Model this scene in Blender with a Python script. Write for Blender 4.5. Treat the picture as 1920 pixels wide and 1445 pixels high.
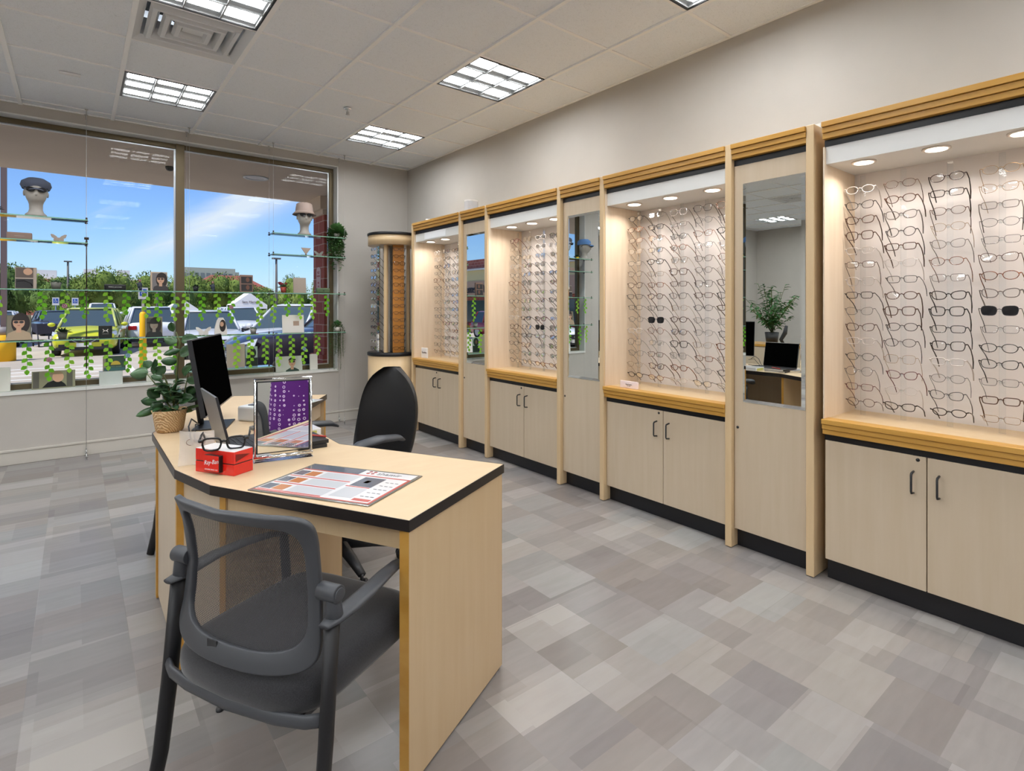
import bpy, bmesh, math, random
from math import sin, cos, pi, radians as R, sqrt, atan2
from mathutils import Vector, Matrix, noise
random.seed(7)
for o in list(bpy.data.objects): bpy.data.objects.remove(o)
SC = bpy.context.scene
C = SC.collection
# ------------------------------------------------------------ camera
cam = bpy.data.objects.new('camera', bpy.data.cameras.new('camera')); C.objects.link(cam)
cam.data.sensor_width = 36; cam.data.lens = 1033.45 * 36 / 1920
cam.data.shift_x = (960 - 1002.4) / 1920; cam.data.shift_y = -(722.5 - 575.5) / 1920
cam.data.clip_start = .03; cam.data.clip_end = 1500
cam.location = (0, 0, 1.307); cam.rotation_euler = (pi / 2, 0, -0.6949)
SC.camera = cam
# ------------------------------------------------------------ view, sky, sun
SC.view_settings.view_transform = 'Standard'; SC.view_settings.look = 'None'
SC.view_settings.gamma = 1; SC.view_settings.exposure = 0.0; SC.view_settings.use_curve_mapping = False
cy = SC.cycles
cy.use_denoising = True; cy.max_bounces = 8; cy.diffuse_bounces = 4; cy.glossy_bounces = 4
cy.transmission_bounces = 6; cy.transparent_max_bounces = 64; cy.sample_clamp_indirect = 6
cy.caustics_reflective = False; cy.caustics_refractive = False; cy.blur_glossy = 0.5

W = bpy.data.worlds.new('sky'); SC.world = W; W.use_nodes = True
def sky():
    nt = W.node_tree; N = nt.nodes; L = nt.links; N.clear()
    out = N.new('ShaderNodeOutputWorld'); bg = N.new('ShaderNodeBackground')
    st = N.new('ShaderNodeTexSky'); st.sky_type = 'NISHITA'; st.sun_disc = False
    st.sun_elevation = R(50); st.sun_rotation = R(200); st.air_density = 1.0; st.dust_density = .4; st.ozone_density = 3
    sc = N.new('ShaderNodeMix'); sc.data_type = 'RGBA'; sc.blend_type = 'MULTIPLY'; sc.inputs[0].default_value = 1
    sc.inputs[7].default_value = (SKY * .80, SKY * .98, SKY * 1.35, 1)
    L.new(st.outputs[0], sc.inputs[6])
    # one long wisp of cirrus: a band along a great circle, broken up by stretched noise
    tc = N.new('ShaderNodeTexCoord')
    P1 = Vector((.118, 1.203, .112)).normalized(); P2 = Vector((.33, 1.03, .235)).normalized(); nb = P1.cross(P2).normalized(); tb = (P2 - P1).normalized(); mid = ((P1 + P2) / 2).normalized()
    def dot(v):
        n = N.new('ShaderNodeVectorMath'); n.operation = 'DOT_PRODUCT'; L.new(tc.outputs['Generated'], n.inputs[0]); n.inputs[1].default_value = v; return n.outputs['Value']
    def M(op, a, b2=0.0):
        n = N.new('ShaderNodeMath'); n.operation = op
        for i, x in enumerate((a, b2)):
            if isinstance(x, (int, float)): n.inputs[i].default_value = x
            else: L.new(x, n.inputs[i])
        return n.outputs[0]
    across, along = dot(nb), dot(tb)
    cb = N.new('ShaderNodeCombineXYZ'); L.new(M('MULTIPLY', along, 5.0), cb.inputs[0]); L.new(M('MULTIPLY', across, 26.0), cb.inputs[1])
    nz = N.new('ShaderNodeTexNoise'); nz.inputs['Scale'].default_value = 1.5; nz.inputs['Detail'].default_value = 6; nz.inputs['Distortion'].default_value = .6; L.new(cb.outputs[0], nz.inputs[0])
    sh_ = M('ADD', across, M('MULTIPLY', M('SUBTRACT', nz.outputs[0], .5), .03))
    band = M('POWER', 2.718, M('MULTIPLY', M('MULTIPLY', sh_, sh_), -1700.0))
    q = M('SUBTRACT', along, float(mid.dot(tb))); fade = M('POWER', 2.718, M('MULTIPLY', M('MULTIPLY', q, q), -38.0))
    thin = M('MULTIPLY', M('MAXIMUM', M('SUBTRACT', nz.outputs[0], .58), 0.0), 1.2)
    cr = N.new('ShaderNodeClamp'); cr.inputs[2].default_value = .85
    L.new(M('ADD', M('MULTIPLY', M('MULTIPLY', band, fade), M('ADD', M('MULTIPLY', nz.outputs[0], 1.3), .25)), thin), cr.inputs[0])
    mx = N.new('ShaderNodeMix'); mx.data_type = 'RGBA'; L.new(cr.outputs[0], mx.inputs[0]); L.new(sc.outputs[2], mx.inputs[6])
    mx.inputs[7].default_value = (.86, .92, 1.0, 1)
    L.new(mx.outputs[2], bg.inputs[0]); bg.inputs[1].default_value = 1; L.new(bg.outputs[0], out.inputs[0])
SKY = .115
sky()
sun = bpy.data.objects.new('sun', bpy.data.lights.new('sun', 'SUN')); C.objects.link(sun)
sun.data.energy = 5.0; sun.data.angle = R(1.5); sun.data.color = (1, .96, .9)
sun.rotation_euler = Vector((-.50, -.17, .82)).to_track_quat('Z', 'Y').to_euler()   # high, from the left over the shopfront
LAMP = 27.0          # emission of the ceiling troffers
# ------------------------------------------------------------ materials
MATS = {}
def mat(name, col, rough=.5, metal=0, spec=.5, emit=None, es=1, coat=0, trans=0, alpha=1, ior=1.45, sheen=0):
    if name in MATS: return MATS[name]
    m = bpy.data.materials.new(name); m.use_nodes = True; b = m.node_tree.nodes['Principled BSDF']
    b.inputs['Base Color'].default_value = (*col, 1); b.inputs['Roughness'].default_value = rough
    b.inputs['Metallic'].default_value = metal; b.inputs['Specular IOR Level'].default_value = spec
    b.inputs['Coat Weight'].default_value = coat; b.inputs['IOR'].default_value = ior
    b.inputs['Alpha'].default_value = alpha; b.inputs['Sheen Weight'].default_value = sheen
    if emit: b.inputs['Emission Color'].default_value = (*emit, 1); b.inputs['Emission Strength'].default_value = es
    MATS[name] = m; return m
def nodes(m): return m.node_tree.nodes, m.node_tree.links, m.node_tree.nodes['Principled BSDF']
def noisy(m, c1, c2, scale=8, stretch=(1, 1, 1), detail=4, bump=0, bscale=None, lo=.35, hi=.65, coord='Object'):
    N, L, b = nodes(m)
    tc = N.new('ShaderNodeTexCoord'); mp = N.new('ShaderNodeMapping'); mp.inputs['Scale'].default_value = stretch
    nz = N.new('ShaderNodeTexNoise'); nz.inputs['Scale'].default_value = scale; nz.inputs['Detail'].default_value = detail
    cr = N.new('ShaderNodeValToRGB'); cr.color_ramp.elements[0].position = lo; cr.color_ramp.elements[1].position = hi
    cr.color_ramp.elements[0].color = (*c1, 1); cr.color_ramp.elements[1].color = (*c2, 1)
    L.new(tc.outputs[coord], mp.inputs[0]); L.new(mp.outputs[0], nz.inputs[0]); L.new(nz.outputs[0], cr.inputs[0]); L.new(cr.outputs[0], b.inputs['Base Color'])
    if bump:
        n2 = N.new('ShaderNodeTexNoise'); n2.inputs['Scale'].default_value = bscale or scale * 6; n2.inputs['Detail'].default_value = 3
        bp = N.new('ShaderNodeBump'); bp.inputs['Strength'].default_value = bump; bp.inputs['Distance'].default_value = .01
        L.new(tc.outputs[coord], n2.inputs[0]); L.new(n2.outputs[0], bp.inputs['Height']); L.new(bp.outputs[0], b.inputs['Normal'])
    return m
def s2l(r, g, b):
    f = lambda v: (v / 255 / 12.92) if v <= 10 else ((v / 255 + .055) / 1.055) ** 2.4
    return (f(r), f(g), f(b))
def clear_glass(name, tint=(1, 1, 1), refl=.08, rough=.0):
    m = bpy.data.materials.new(name); m.use_nodes = True; N = m.node_tree.nodes; L = m.node_tree.links; N.clear()
    o = N.new('ShaderNodeOutputMaterial'); t = N.new('ShaderNodeBsdfTransparent'); t.inputs[0].default_value = (*tint, 1)
    g = N.new('ShaderNodeBsdfGlossy'); g.inputs['Roughness'].default_value = rough
    fr = N.new('ShaderNodeFresnel'); fr.inputs[0].default_value = 1.3 if refl < .1 else 1.5
    mm = N.new('ShaderNodeMath'); mm.operation = 'MULTIPLY'; mm.inputs[1].default_value = .25 if refl < .1 else (.6 if 'lens' in name else .45 if 'acrylic' in name else 1.3)
    x = N.new('ShaderNodeMixShader'); L.new(fr.outputs[0], mm.inputs[0]); L.new(mm.outputs[0], x.inputs[0])
    L.new(t.outputs[0], x.inputs[1]); L.new(g.outputs[0], x.inputs[2]); L.new(x.outputs[0], o.inputs[0])
    MATS[name] = m; return m
wall_m = noisy(mat('wall_paint', s2l(196, 190, 180), .75), s2l(183, 178, 171), s2l(187, 182, 175), 3, bump=.04, bscale=180)
white_m = mat('white_trim', s2l(225, 225, 222), .45)
base_m = mat('baseboard_paint', s2l(196, 191, 182), .45)
maple = noisy(mat('maple_laminate', (.6, .46, .28), .32), s2l(208, 180, 139), s2l(213, 187, 148), 2.2, (14, 14, 1.1), 5, lo=.3, hi=.7)
mapletop = noisy(mat('maple_desktop', (.6, .46, .28), .42), s2l(209, 182, 145), s2l(214, 189, 153), 2.2, (3, 9, 1), 5, lo=.3, hi=.7)
door_m = noisy(mat('pale_maple_door', (.6, .5, .37), .34), s2l(196, 178, 152), s2l(201, 184, 160), 2.0, (16, 16, 1.0), 5, lo=.3, hi=.7)
gold_m = noisy(mat('golden_maple_edge', (.6, .42, .15), .35), s2l(190, 140, 60), s2l(199, 152, 74), 2.5, (8, 1, 8), 4)
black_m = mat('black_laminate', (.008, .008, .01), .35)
blackp = mat('black_plastic', (.022, .023, .026), .42)
edge_m = mat('charcoal_edge_band', (.018, .014, .013), .3)
chrome = mat('chrome', (.85, .86, .88), .08, 1)
steel = mat('brushed_steel', (.5, .5, .5), .3, 1)
bronze = mat('bronze_aluminium', s2l(104, 92, 70), .38, .55)
mirror_m = mat('silvered_mirror', (.86, .9, .88), .0, 1)
glass_w = clear_glass('window_glass', (.97, .985, .98), .05)
glass_s = clear_glass('green_shelf_glass', (.86, .96, .91), .2)
acrylic = clear_glass('clear_acrylic', (.97, .98, .985), .2, .02)
lens_m = clear_glass('clear_lens', (.975, .975, .975), .2)
tinted = mat('dark_sunglass_lens', (.012, .012, .014), .06)
leafg = noisy(mat('glossy_leaf', (.03, .1, .03), .32), s2l(36, 66, 36), s2l(62, 100, 58), 30)
# ------------------------------------------------------------ mesh helpers
class MB:
    def __init__(s): s.v = []; s.f = []; s.m = []; s.sm = []
    def add(s, vs, fs, mi=0, smooth=False):
        k = len(s.v); s.v += [tuple(v) for v in vs]; s.f += [[i + k for i in f] for f in fs]
        s.m += [mi] * len(fs); s.sm += [smooth] * len(fs); return s
    def box(s, x0, x1, y0, y1, z0, z1, mi=0, M=None):
        vs = [(x, y, z) for x in (x0, x1) for y in (y0, y1) for z in (z0, z1)]
        if M: vs = [M @ Vector(v) for v in vs]
        return s.add(vs, [(0, 1, 3, 2), (4, 6, 7, 5), (0, 4, 5, 1), (2, 3, 7, 6), (0, 2, 6, 4), (1, 5, 7, 3)], mi)
    def prism(s, pts, z0, z1, mi=0, M=None, side=None):
        n = len(pts); vs = [(x, y, z0) for x, y in pts] + [(x, y, z1) for x, y in pts]
        if M: vs = [M @ Vector(v) for v in vs]
        s.add(vs, [tuple(range(n))[::-1], tuple(range(n, 2 * n))], mi)
        return s.add(vs, [(i, (i + 1) % n, n + (i + 1) % n, n + i) for i in range(n)], mi if side is None else side)
    def tube(s, pts, r, n=8, mi=0, closed=False, flat=1, up=None):
        pts = [Vector(p) for p in pts]; m = len(pts); rs = r if isinstance(r, (list, tuple)) else [r] * m; vs = []
        pv = None
        for i, p in enumerate(pts):
            a = pts[i - 1] if (i or closed) else p; b = pts[(i + 1) % m] if (i < m - 1 or closed) else p
            t = (b - a).normalized() if (b - a).length > 1e-9 else Vector((0, 0, 1))
            if up is not None: u = Vector(up)
            elif pv is not None: u = pv
            else: u = Vector((0, 0, 1)) if abs(t.z) < .9 else Vector((1, 0, 0))
            x = (u - t * u.dot(t)).normalized(); y = t.cross(x); pv = x
            for k in range(n):
                an = 2 * pi * k / n; vs.append(p + x * cos(an) * rs[i] * flat + y * sin(an) * rs[i])
        fs = []
        for i in range(m if closed else m - 1):
            j = (i + 1) % m
            for k in range(n): fs.append((i * n + k, i * n + (k + 1) % n, j * n + (k + 1) % n, j * n + k))
        if not closed: fs += [tuple(range(n))[::-1], tuple(range((m - 1) * n, m * n))]
        return s.add(vs, fs, mi, True)
    def cyl(s, p, q, r, r2=None, n=16, mi=0): return s.tube([p, q], [r, r if r2 is None else r2], n, mi)
    def lathe(s, prof, cx=0, cy=0, n=24, mi=0, sx=1, sy=1, M=None, smooth=True, caps=True):
        vs = [(cx + r * cos(2 * pi * k / n) * sx, cy + r * sin(2 * pi * k / n) * sy, z) for r, z in prof for k in range(n)]
        if M: vs = [M @ Vector(v) for v in vs]
        m = len(prof); fs = [(i * n + k, i * n + (k + 1) % n, (i + 1) * n + (k + 1) % n, (i + 1) * n + k) for i in range(m - 1) for k in range(n)]
        if caps: fs += [tuple(range(n))[::-1], tuple(range((m - 1) * n, m * n))]
        return s.add(vs, fs, mi, smooth)
    def grid(s, fn, nu, nv, mi=0, smooth=True, cu=False):
        vs = [fn(i / nu, j / nv) for i in range(nu + 1) for j in range(nv + 1)]
        return s.add(vs, [(i * (nv + 1) + j, (i + 1) * (nv + 1) + j, (i + 1) * (nv + 1) + j + 1, i * (nv + 1) + j + 1) for i in range(nu) for j in range(nv)], mi, smooth)
    def ball(s, c, rx, ry=None, rz=None, n=12, mi=0, M=None):
        ry = ry or rx; rz = rz or rx; c = Vector(c); h = max(4, n // 2); vs = []
        for i in range(h + 1):
            t = pi * i / h
            for k in range(n):
                p = Vector((rx * sin(t) * cos(2 * pi * k / n), ry * sin(t) * sin(2 * pi * k / n), rz * cos(t)))
                vs.append(c + (M @ p if M else p))
        return s.add(vs, [(i * n + k, (i + 1) * n + k, (i + 1) * n + (k + 1) % n, i * n + (k + 1) % n) for i in range(h) for k in range(n)], mi, True)
    def build(s, name, mats, parent=None, bevel=0, seg=2, solid=0, sub=0, loc=None, rot=None, auto=False):
        me = bpy.data.meshes.new(name); me.from_pydata(s.v, [], s.f); me.update()
        if not isinstance(mats, (list, tuple)): mats = [mats]
        for m in mats: me.materials.append(m)
        me.polygons.foreach_set('material_index', s.m); me.polygons.foreach_set('use_smooth', s.sm)
        o = bpy.data.objects.new(name, me); C.objects.link(o)
        if parent: o.parent = parent
        if loc: o.location = loc
        if rot: o.rotation_euler = rot
        if solid: d = o.modifiers.new('solid', 'SOLIDIFY'); d.thickness = solid; d.offset = 0
        if bevel: d = o.modifiers.new('bevel', 'BEVEL'); d.width = bevel; d.segments = seg; d.limit_method = 'ANGLE'; d.angle_limit = R(40)
        if sub: d = o.modifiers.new('sub', 'SUBSURF'); d.levels = sub; d.render_levels = sub
        return o
def tag(o, label=None, cat=None, group=None, kind=None):
    if label: o['label'] = label
    if cat: o['category'] = cat
    if group: o['group'] = group
    if kind: o['kind'] = kind
    return o
def thing(name, label, cat, loc=(0, 0, 0), rz=0, group=None, rot=None):
    o = bpy.data.objects.new(name, None); C.objects.link(o); o.location = loc; o.rotation_euler = rot or (0, 0, rz)
    o.empty_display_size = .05
    return tag(o, label, cat, group)
def struct(o): return tag(o, kind='structure')
def kids(o): return [c for c in KID.get(o.name, [])]
def copy_tree(o, parent=None):
    c = o.copy(); C.objects.link(c)
    if parent: c.parent = parent
    for ch in o.children: copy_tree(ch, c)
    return c
FONT = {}
def text(name, s, size, m, parent, loc, rot=(pi / 2, 0, 0), depth=.0006, shear=0, ax='CENTER'):
    cu = bpy.data.curves.new(name, 'FONT'); cu.body = s; cu.size = size; cu.extrude = depth; cu.shear = shear
    cu.align_x = ax; cu.align_y = 'CENTER'; cu.resolution_u = 2
    o = bpy.data.objects.new(name + '_c', cu); C.objects.link(o)
    dg = bpy.context.evaluated_depsgraph_get(); me = bpy.data.meshes.new_from_object(o.evaluated_get(dg))
    bpy.data.objects.remove(o); me.materials.clear(); me.materials.append(m)
    o = bpy.data.objects.new(name, me); C.objects.link(o); o.parent = parent; o.location = loc; o.rotation_euler = rot
    return o
ORD = ['zeroth', 'first', 'second', 'third', 'fourth', 'fifth', 'sixth', 'seventh', 'eighth', 'ninth', 'tenth', 'eleventh', 'twelfth', 'thirteenth', 'fourteenth', 'fifteenth', 'sixteenth', 'seventeenth', 'eighteenth', 'nineteenth', 'twentieth', 'twenty first']
# ============================================================ ROOM
XW, YW, ZC = 3.176, 6.2845, 3.002       # right wall, window wall, ceiling
XL, YB = -6.2, -2.9
def floor_mat():
    m = mat('vinyl_patchwork_floor', (.5, .5, .5), .26, spec=.5); N, L, b = nodes(m)
    tc = N.new('ShaderNodeTexCoord'); sep = N.new('ShaderNodeSeparateXYZ'); L.new(tc.outputs['Object'], sep.inputs[0])
    def M(op, a, b2=None):
        n = N.new('ShaderNodeMath'); n.operation = op
        for i, x in enumerate((a, b2)):
            if x is None: continue
            if isinstance(x, (int, float)): n.inputs[i].default_value = x
            else: L.new(x, n.inputs[i])
        return n.outputs[0]
    def cell(sx, sy, ox, oy, seed, brick=.0):
        x = M('DIVIDE', M('ADD', sep.outputs[0], ox), sx); fx = M('FLOOR', x)
        sh = M('MULTIPLY', M('FRACT', M('MULTIPLY', M('SINE', M('ADD', fx, seed)), 43.7)), brick)
        y = M('ADD', M('DIVIDE', M('ADD', sep.outputs[1], oy), sy), sh); fy = M('FLOOR', y)
        cb = N.new('ShaderNodeCombineXYZ'); L.new(fx, cb.inputs[0]); L.new(fy, cb.inputs[1]); cb.inputs[2].default_value = seed
        wn = N.new('ShaderNodeTexWhiteNoise'); L.new(cb.outputs[0], wn.inputs[0]); return wn.outputs['Value'], wn.outputs['Color'], x, y
    a = cell(.589, .603, -.165, -.585, 1.3)
    bb = cell(.2945, .201, -.165, -.585, 5.1, 1); c = cell(.147, .30, -.02, -.1, 9.7, 1); d = cell(.40, .147, .1, .05, 3.3, 1)
    v = M('ADD', M('MULTIPLY', a[0], .55), M('MULTIPLY', bb[0], 1.0))
    v = M('ADD', v, M('MULTIPLY', M('GREATER_THAN', c[0], .62), M('MULTIPLY', M('SUBTRACT', c[0], .9), 1.6)))
    v = M('ADD', v, M('MULTIPLY', M('GREATER_THAN', d[0], .6), M('MULTIPLY', M('SUBTRACT', d[0], .75), 2.2)))
    nz = N.new('ShaderNodeTexNoise'); mp = N.new('ShaderNodeMapping'); mp.inputs['Scale'].default_value = (3, 14, 1)
    L.new(tc.outputs['Object'], mp.inputs[0]); L.new(mp.outputs[0], nz.inputs[0]); nz.inputs['Scale'].default_value = 2.5; nz.inputs['Detail'].default_value = 6
    v = M('ADD', v, M('MULTIPLY', M('SUBTRACT', nz.outputs[0], .5), .5))
    cr = N.new('ShaderNodeValToRGB'); e = cr.color_ramp.elements; e[0].position = .0; e[0].color = (*s2l(107, 101, 97), 1)
    e[1].position = 1; e[1].color = (*s2l(171, 167, 162), 1); k = e.new(.45); k.color = (*s2l(137, 132, 128), 1)
    L.new(M('MULTIPLY', v, .62), cr.inputs[0])
    mx = N.new('ShaderNodeMix'); mx.data_type = 'RGBA'; mx.blend_type = 'SOFT_LIGHT'; mx.inputs[0].default_value = .35
    tr_ = N.new('ShaderNodeValToRGB'); q = tr_.color_ramp.elements; q[0].color = (*s2l(150, 142, 136), 1); q[1].color = (*s2l(136, 141, 144), 1); k2 = q.new(.5); k2.color = (*s2l(143, 139, 142), 1)
    L.new(M('FRACT', M('MULTIPLY', bb[0], 7.31)), tr_.inputs[0]); mx.blend_type = 'MIX'; L.new(cr.outputs[0], mx.inputs[6]); L.new(tr_.outputs[0], mx.inputs[7])
    # seams between the squares
    fx = M('ABSOLUTE', M('SUBTRACT', M('FRACT', a[2]), .5)); fy = M('ABSOLUTE', M('SUBTRACT', M('FRACT', a[3]), .5))
    sm = M('GREATER_THAN', M('MAXIMUM', fx, fy), .4975)
    m2 = N.new('ShaderNodeMix'); m2.data_type = 'RGBA'; L.new(M('MULTIPLY', sm, .35), m2.inputs[0]); L.new(mx.outputs[2], m2.inputs[6]); m2.inputs[7].default_value = (*s2l(128, 124, 120), 1)
    L.new(m2.outputs[2], b.inputs['Base Color'])
    bp = N.new('ShaderNodeBump'); bp.inputs['Strength'].default_value = .05; bp.inputs['Distance'].default_value = .003; L.new(nz.outputs[0], bp.inputs['Height']); L.new(bp.outputs[0], b.inputs['Normal'])
    return m
struct(MB().box(XL, XW, YB, YW + .2, -.12, 0).build('floor', floor_mat()))
def tile_mat():
    m = mat('acoustic_tile', s2l(236, 236, 234), .9, spec=.1); N, L, b = nodes(m)
    tc = N.new('ShaderNodeTexCoord'); n2 = N.new('ShaderNodeTexNoise'); n2.inputs['Scale'].default_value = 90; n2.inputs['Detail'].default_value = 4
    n2.inputs['Distortion'].default_value = 2.5
    cr = N.new('ShaderNodeValToRGB'); cr.color_ramp.elements[0].position = .3; cr.color_ramp.elements[1].position = .42
    cr.color_ramp.elements[0].color = (*s2l(214, 218, 222), 1); cr.color_ramp.elements[1].color = (*s2l(242, 246, 251), 1)
    bp = N.new('ShaderNodeBump'); bp.inputs['Strength'].default_value = .35; bp.inputs['Distance'].default_value = .01
    L.new(tc.outputs['Object'], n2.inputs[0]); L.new(n2.outputs[0], cr.inputs[0]); L.new(cr.outputs[0], b.inputs['Base Color'])
    L.new(n2.outputs[0], bp.inputs['Height']); L.new(bp.outputs[0], b.inputs['Normal']); return m
T = .6096; GX0, GY0 = -.351, 6.138
gx = [GX0 + k * T for k in range(-10, 7) if XL < GX0 + k * T < XW]; gy = [GY0 - j * T for j in range(0, 16) if GY0 - j * T > YB]
LIGHTS = [(k, j) for k in (-8, -5, -2, 1, 4) for j in (1, 4, 7, 10, 13)]
VENTS = [(1, 3), (-5, 3), (-3, 6)]
def open_tile(x, y):
    for k, j in LIGHTS + VENTS:
        if abs(x - (GX0 + (k + .5) * T)) < .3 and abs(y - (GY0 - (j + .5) * T)) < .3: return True
b = MB(); X_ = [XL] + gx + [XW]; Y_ = [YB] + sorted(gy) + [YW]
for i in range(len(X_) - 1):
    for j in range(len(Y_) - 1):
        if not open_tile((X_[i] + X_[i + 1]) / 2, (Y_[j] + Y_[j + 1]) / 2): b.box(X_[i], X_[i + 1], Y_[j], Y_[j + 1], ZC + .006, ZC + .025)
b.box(XL, XW, YB, YW, ZC + .3, ZC + .34)
struct(b.build('ceiling', tile_mat()))
b = MB()
for x in gx: b.box(x - .0135, x + .0135, YB, YW, ZC - .006, ZC + .016)
for y in gy: b.box(XL, XW, y - .011, y + .011, ZC, ZC + .015)
b.box(XL, XW, YW - .022, YW, ZC - .001, ZC + .016); b.box(XW - .022, XW, YB, YW, ZC - .001, ZC + .016)
struct(b.build('trim_1', mat('ceiling_grid', s2l(248, 248, 248), .5)))
WX0, WX1, WZ0, WZ1 = -.78, 2.31, .605, 2.915
b = MB().box(XL, WX0, YW, YW + .2, 0, ZC + .34).box(WX1, XW + .2, YW, YW + .2, 0, ZC + .34).box(WX0, WX1, YW, YW + .2, 0, WZ0 - .03).box(WX0, WX1, YW, YW + .2, WZ1, ZC + .34)
struct(b.build('wall_window', wall_m))
struct(MB().box(XW, XW + .15, YB - .15, YW, 0, ZC + .34).build('wall_right', wall_m))
struct(MB().box(XL - .15, XL, YB - .15, YW + .2, 0, ZC + .34).build('wall_left', wall_m))
struct(MB().box(XL, XW, YB - .15, YB, 0, ZC + .34).build('wall_back', wall_m))
b = MB()
for x0, x1 in ((XL, XW),):
    b.box(x0, x1, YW - .014, YW, 0, .105).box(x0, x1, YW - .02, YW, .105, .125)
struct(b.build('baseboard_window', base_m, bevel=.004))
struct(MB().box(XL, XL + .014, YB, YW - .02, 0, .12).build('baseboard_left', base_m, bevel=.004))
# window: white return, sill, bronze frame, two panes
b = MB().box(WX0, WX1, YW - .008, YW + .115, WZ1 - .012, WZ1).box(WX1 - .012, WX1, YW - .008, YW + .115, WZ0, WZ1).box(WX0, WX0 + .012, YW - .008, YW + .115, WZ0, WZ1)
b.box(WX0 - .0, WX1 + .0, YW - .012, YW + .115, WZ0 - .03, WZ0)
struct(b.build('trim_2', white_m, bevel=.002))
gy0 = YW + .115
win = thing('window_1', None, None, (0, 0, 0)); struct(win)
def frame_box(x0, x1, z0, z1, w=.045):
    b = MB().box(x0, x1, gy0, gy0 + .06, z1 - w, z1).box(x0, x1, gy0, gy0 + .06, z0, z0 + w).box(x0, x0 + w, gy0, gy0 + .06, z0 + w, z1 - w).box(x1 - w, x1, gy0, gy0 + .06, z0 + w, z1 - w)
    return b
frame_box(WX0 + .012, WX1 - .012, WZ0, WZ1 - .012).box(.757, .828, gy0 - .02, gy0 + .08, WZ0, WZ1 - .012).build('window_frame', bronze, win, bevel=.003)
for n, (x0, x1) in enumerate(((WX0 + .057, .757), (.828, WX1 - .057))):
    p = MB().box(x0, x1, gy0 + .03, gy0 + .038, WZ0 + .045, WZ1 - .057).build('pane', glass_w, win)
    MB().box(x0, x1, gy0 + .02, gy0 + .03, WZ0 + .045, WZ0 + .058).box(x0, x1, gy0 + .02, gy0 + .03, WZ1 - .07, WZ1 - .057).box(x1 - .014, x1, gy0 + .018, gy0 + .03, WZ0 + .045, WZ1 - .057).build('glazing_bead', mat('bright_aluminium', s2l(190, 194, 198), .3, .8), win)
# no second shop window stands further left; daylight enters through this one
# ---- troffers
white_em = mat('troffer_reflector', s2l(240, 240, 238), .35)
def emit_mat():
    m = bpy.data.materials.new('troffer_lens'); m.use_nodes = True; N = m.node_tree.nodes; L = m.node_tree.links; N.clear()
    o = N.new('ShaderNodeOutputMaterial'); e = N.new('ShaderNodeEmission'); e.inputs[0].default_value = (.95, .975, 1, 1)
    tc = N.new('ShaderNodeTexCoord'); wv = N.new('ShaderNodeTexWave'); wv.bands_direction = 'Y'; wv.inputs['Scale'].default_value = 1.57; wv.inputs['Distortion'].default_value = 0
    mr = N.new('ShaderNodeMapRange'); mr.inputs[3].default_value = LAMP * 1.3; mr.inputs[4].default_value = LAMP * 1.6
    L.new(tc.outputs['Object'], wv.inputs[0]); L.new(wv.outputs['Fac'], mr.inputs[0]); L.new(mr.outputs[0], e.inputs[1]); L.new(e.outputs[0], o.inputs[0]); return m
em = emit_mat()
em2 = mat('troffer_flank', s2l(200, 200, 198), .5, emit=(.97, .985, 1), es=.62)  # weaker glow puts the greyish shading of each cell into the flanks
def troffer():
    t = thing('ceiling_light', 'x', 'ceiling light', (0, 0, ZC), group='recessed square ceiling lights')
    h = T / 2 - .012
    b = MB().box(-h, h, -h, -h + .012, -.004, .05).box(-h, h, h - .012, h, -.004, .05).box(-h, -h + .012, -h + .012, h - .012, -.004, .05).box(h - .012, h, -h + .012, h - .012, -.004, .05)
    b.build('frame', black_m, t)
    b = MB(); g = h - .014; c = 2 * g / 3
    for i in range(4):
        q = -g + i * c; b.box(q - .003, q + .003, -g, g, .0, .04).box(-g, g, q - .003, q + .003, .0, .04)
    b.build('louvre', mat('louvre_grey', s2l(150, 152, 152), .6), t)
    b = MB(); bd = MB()
    for i in range(3):
        for j in range(3):
            x0 = -g + i * c + .004; y0 = -g + j * c + .004; w = c - .008; m_ = w * (.12 + .05 * ((i + j) % 2)); z0, z1 = .036, .012
            o4 = [(x0, y0, z0), (x0 + w, y0, z0), (x0 + w, y0 + w, z0), (x0, y0 + w, z0)]; i4 = [(x0 + m_ * .4, y0 + m_, z1), (x0 + w - m_ * .4, y0 + m_, z1), (x0 + w - m_ * .4, y0 + w - m_ * 1.8, z1), (x0 + m_ * .4, y0 + w - m_ * 1.8, z1)]
            b.add(i4, [(0, 1, 2, 3)]); bd.add(o4 + i4, [(k, (k + 1) % 4, 4 + (k + 1) % 4, 4 + k) for k in range(4)])
    b.build('diffuser', em, t); bd.build('diffuser_flank', em2, t)
    return t
tr = troffer(); first = True
WHERE = {(1, 1): 'nearest the left window pane, dimmer louvres', (1, 4): 'cut by the top edge beside the square air vent', (4, 1): 'nearest the window wall on the right side', (4, 4): 'in the middle of the ceiling, above the display cabinets', (4, 7): 'just peeking in at the top edge near the right wall'}
CO = {1: 'row over the desk', 4: 'row along the display wall', -2: 'row left of the desk', -5: 'second row left of the desk', -8: 'row by the left wall'}
for k, j in LIGHTS:
    o = tr if first else copy_tree(tr); first = False
    o.location = (GX0 + (k + .5) * T, GY0 - (j + .5) * T, ZC)
    o['label'] = 'square recessed ceiling light, ' + WHERE.get((k, j), f'{ORD[(j + 2) // 3]} from the window in the {CO[k]}')
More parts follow.
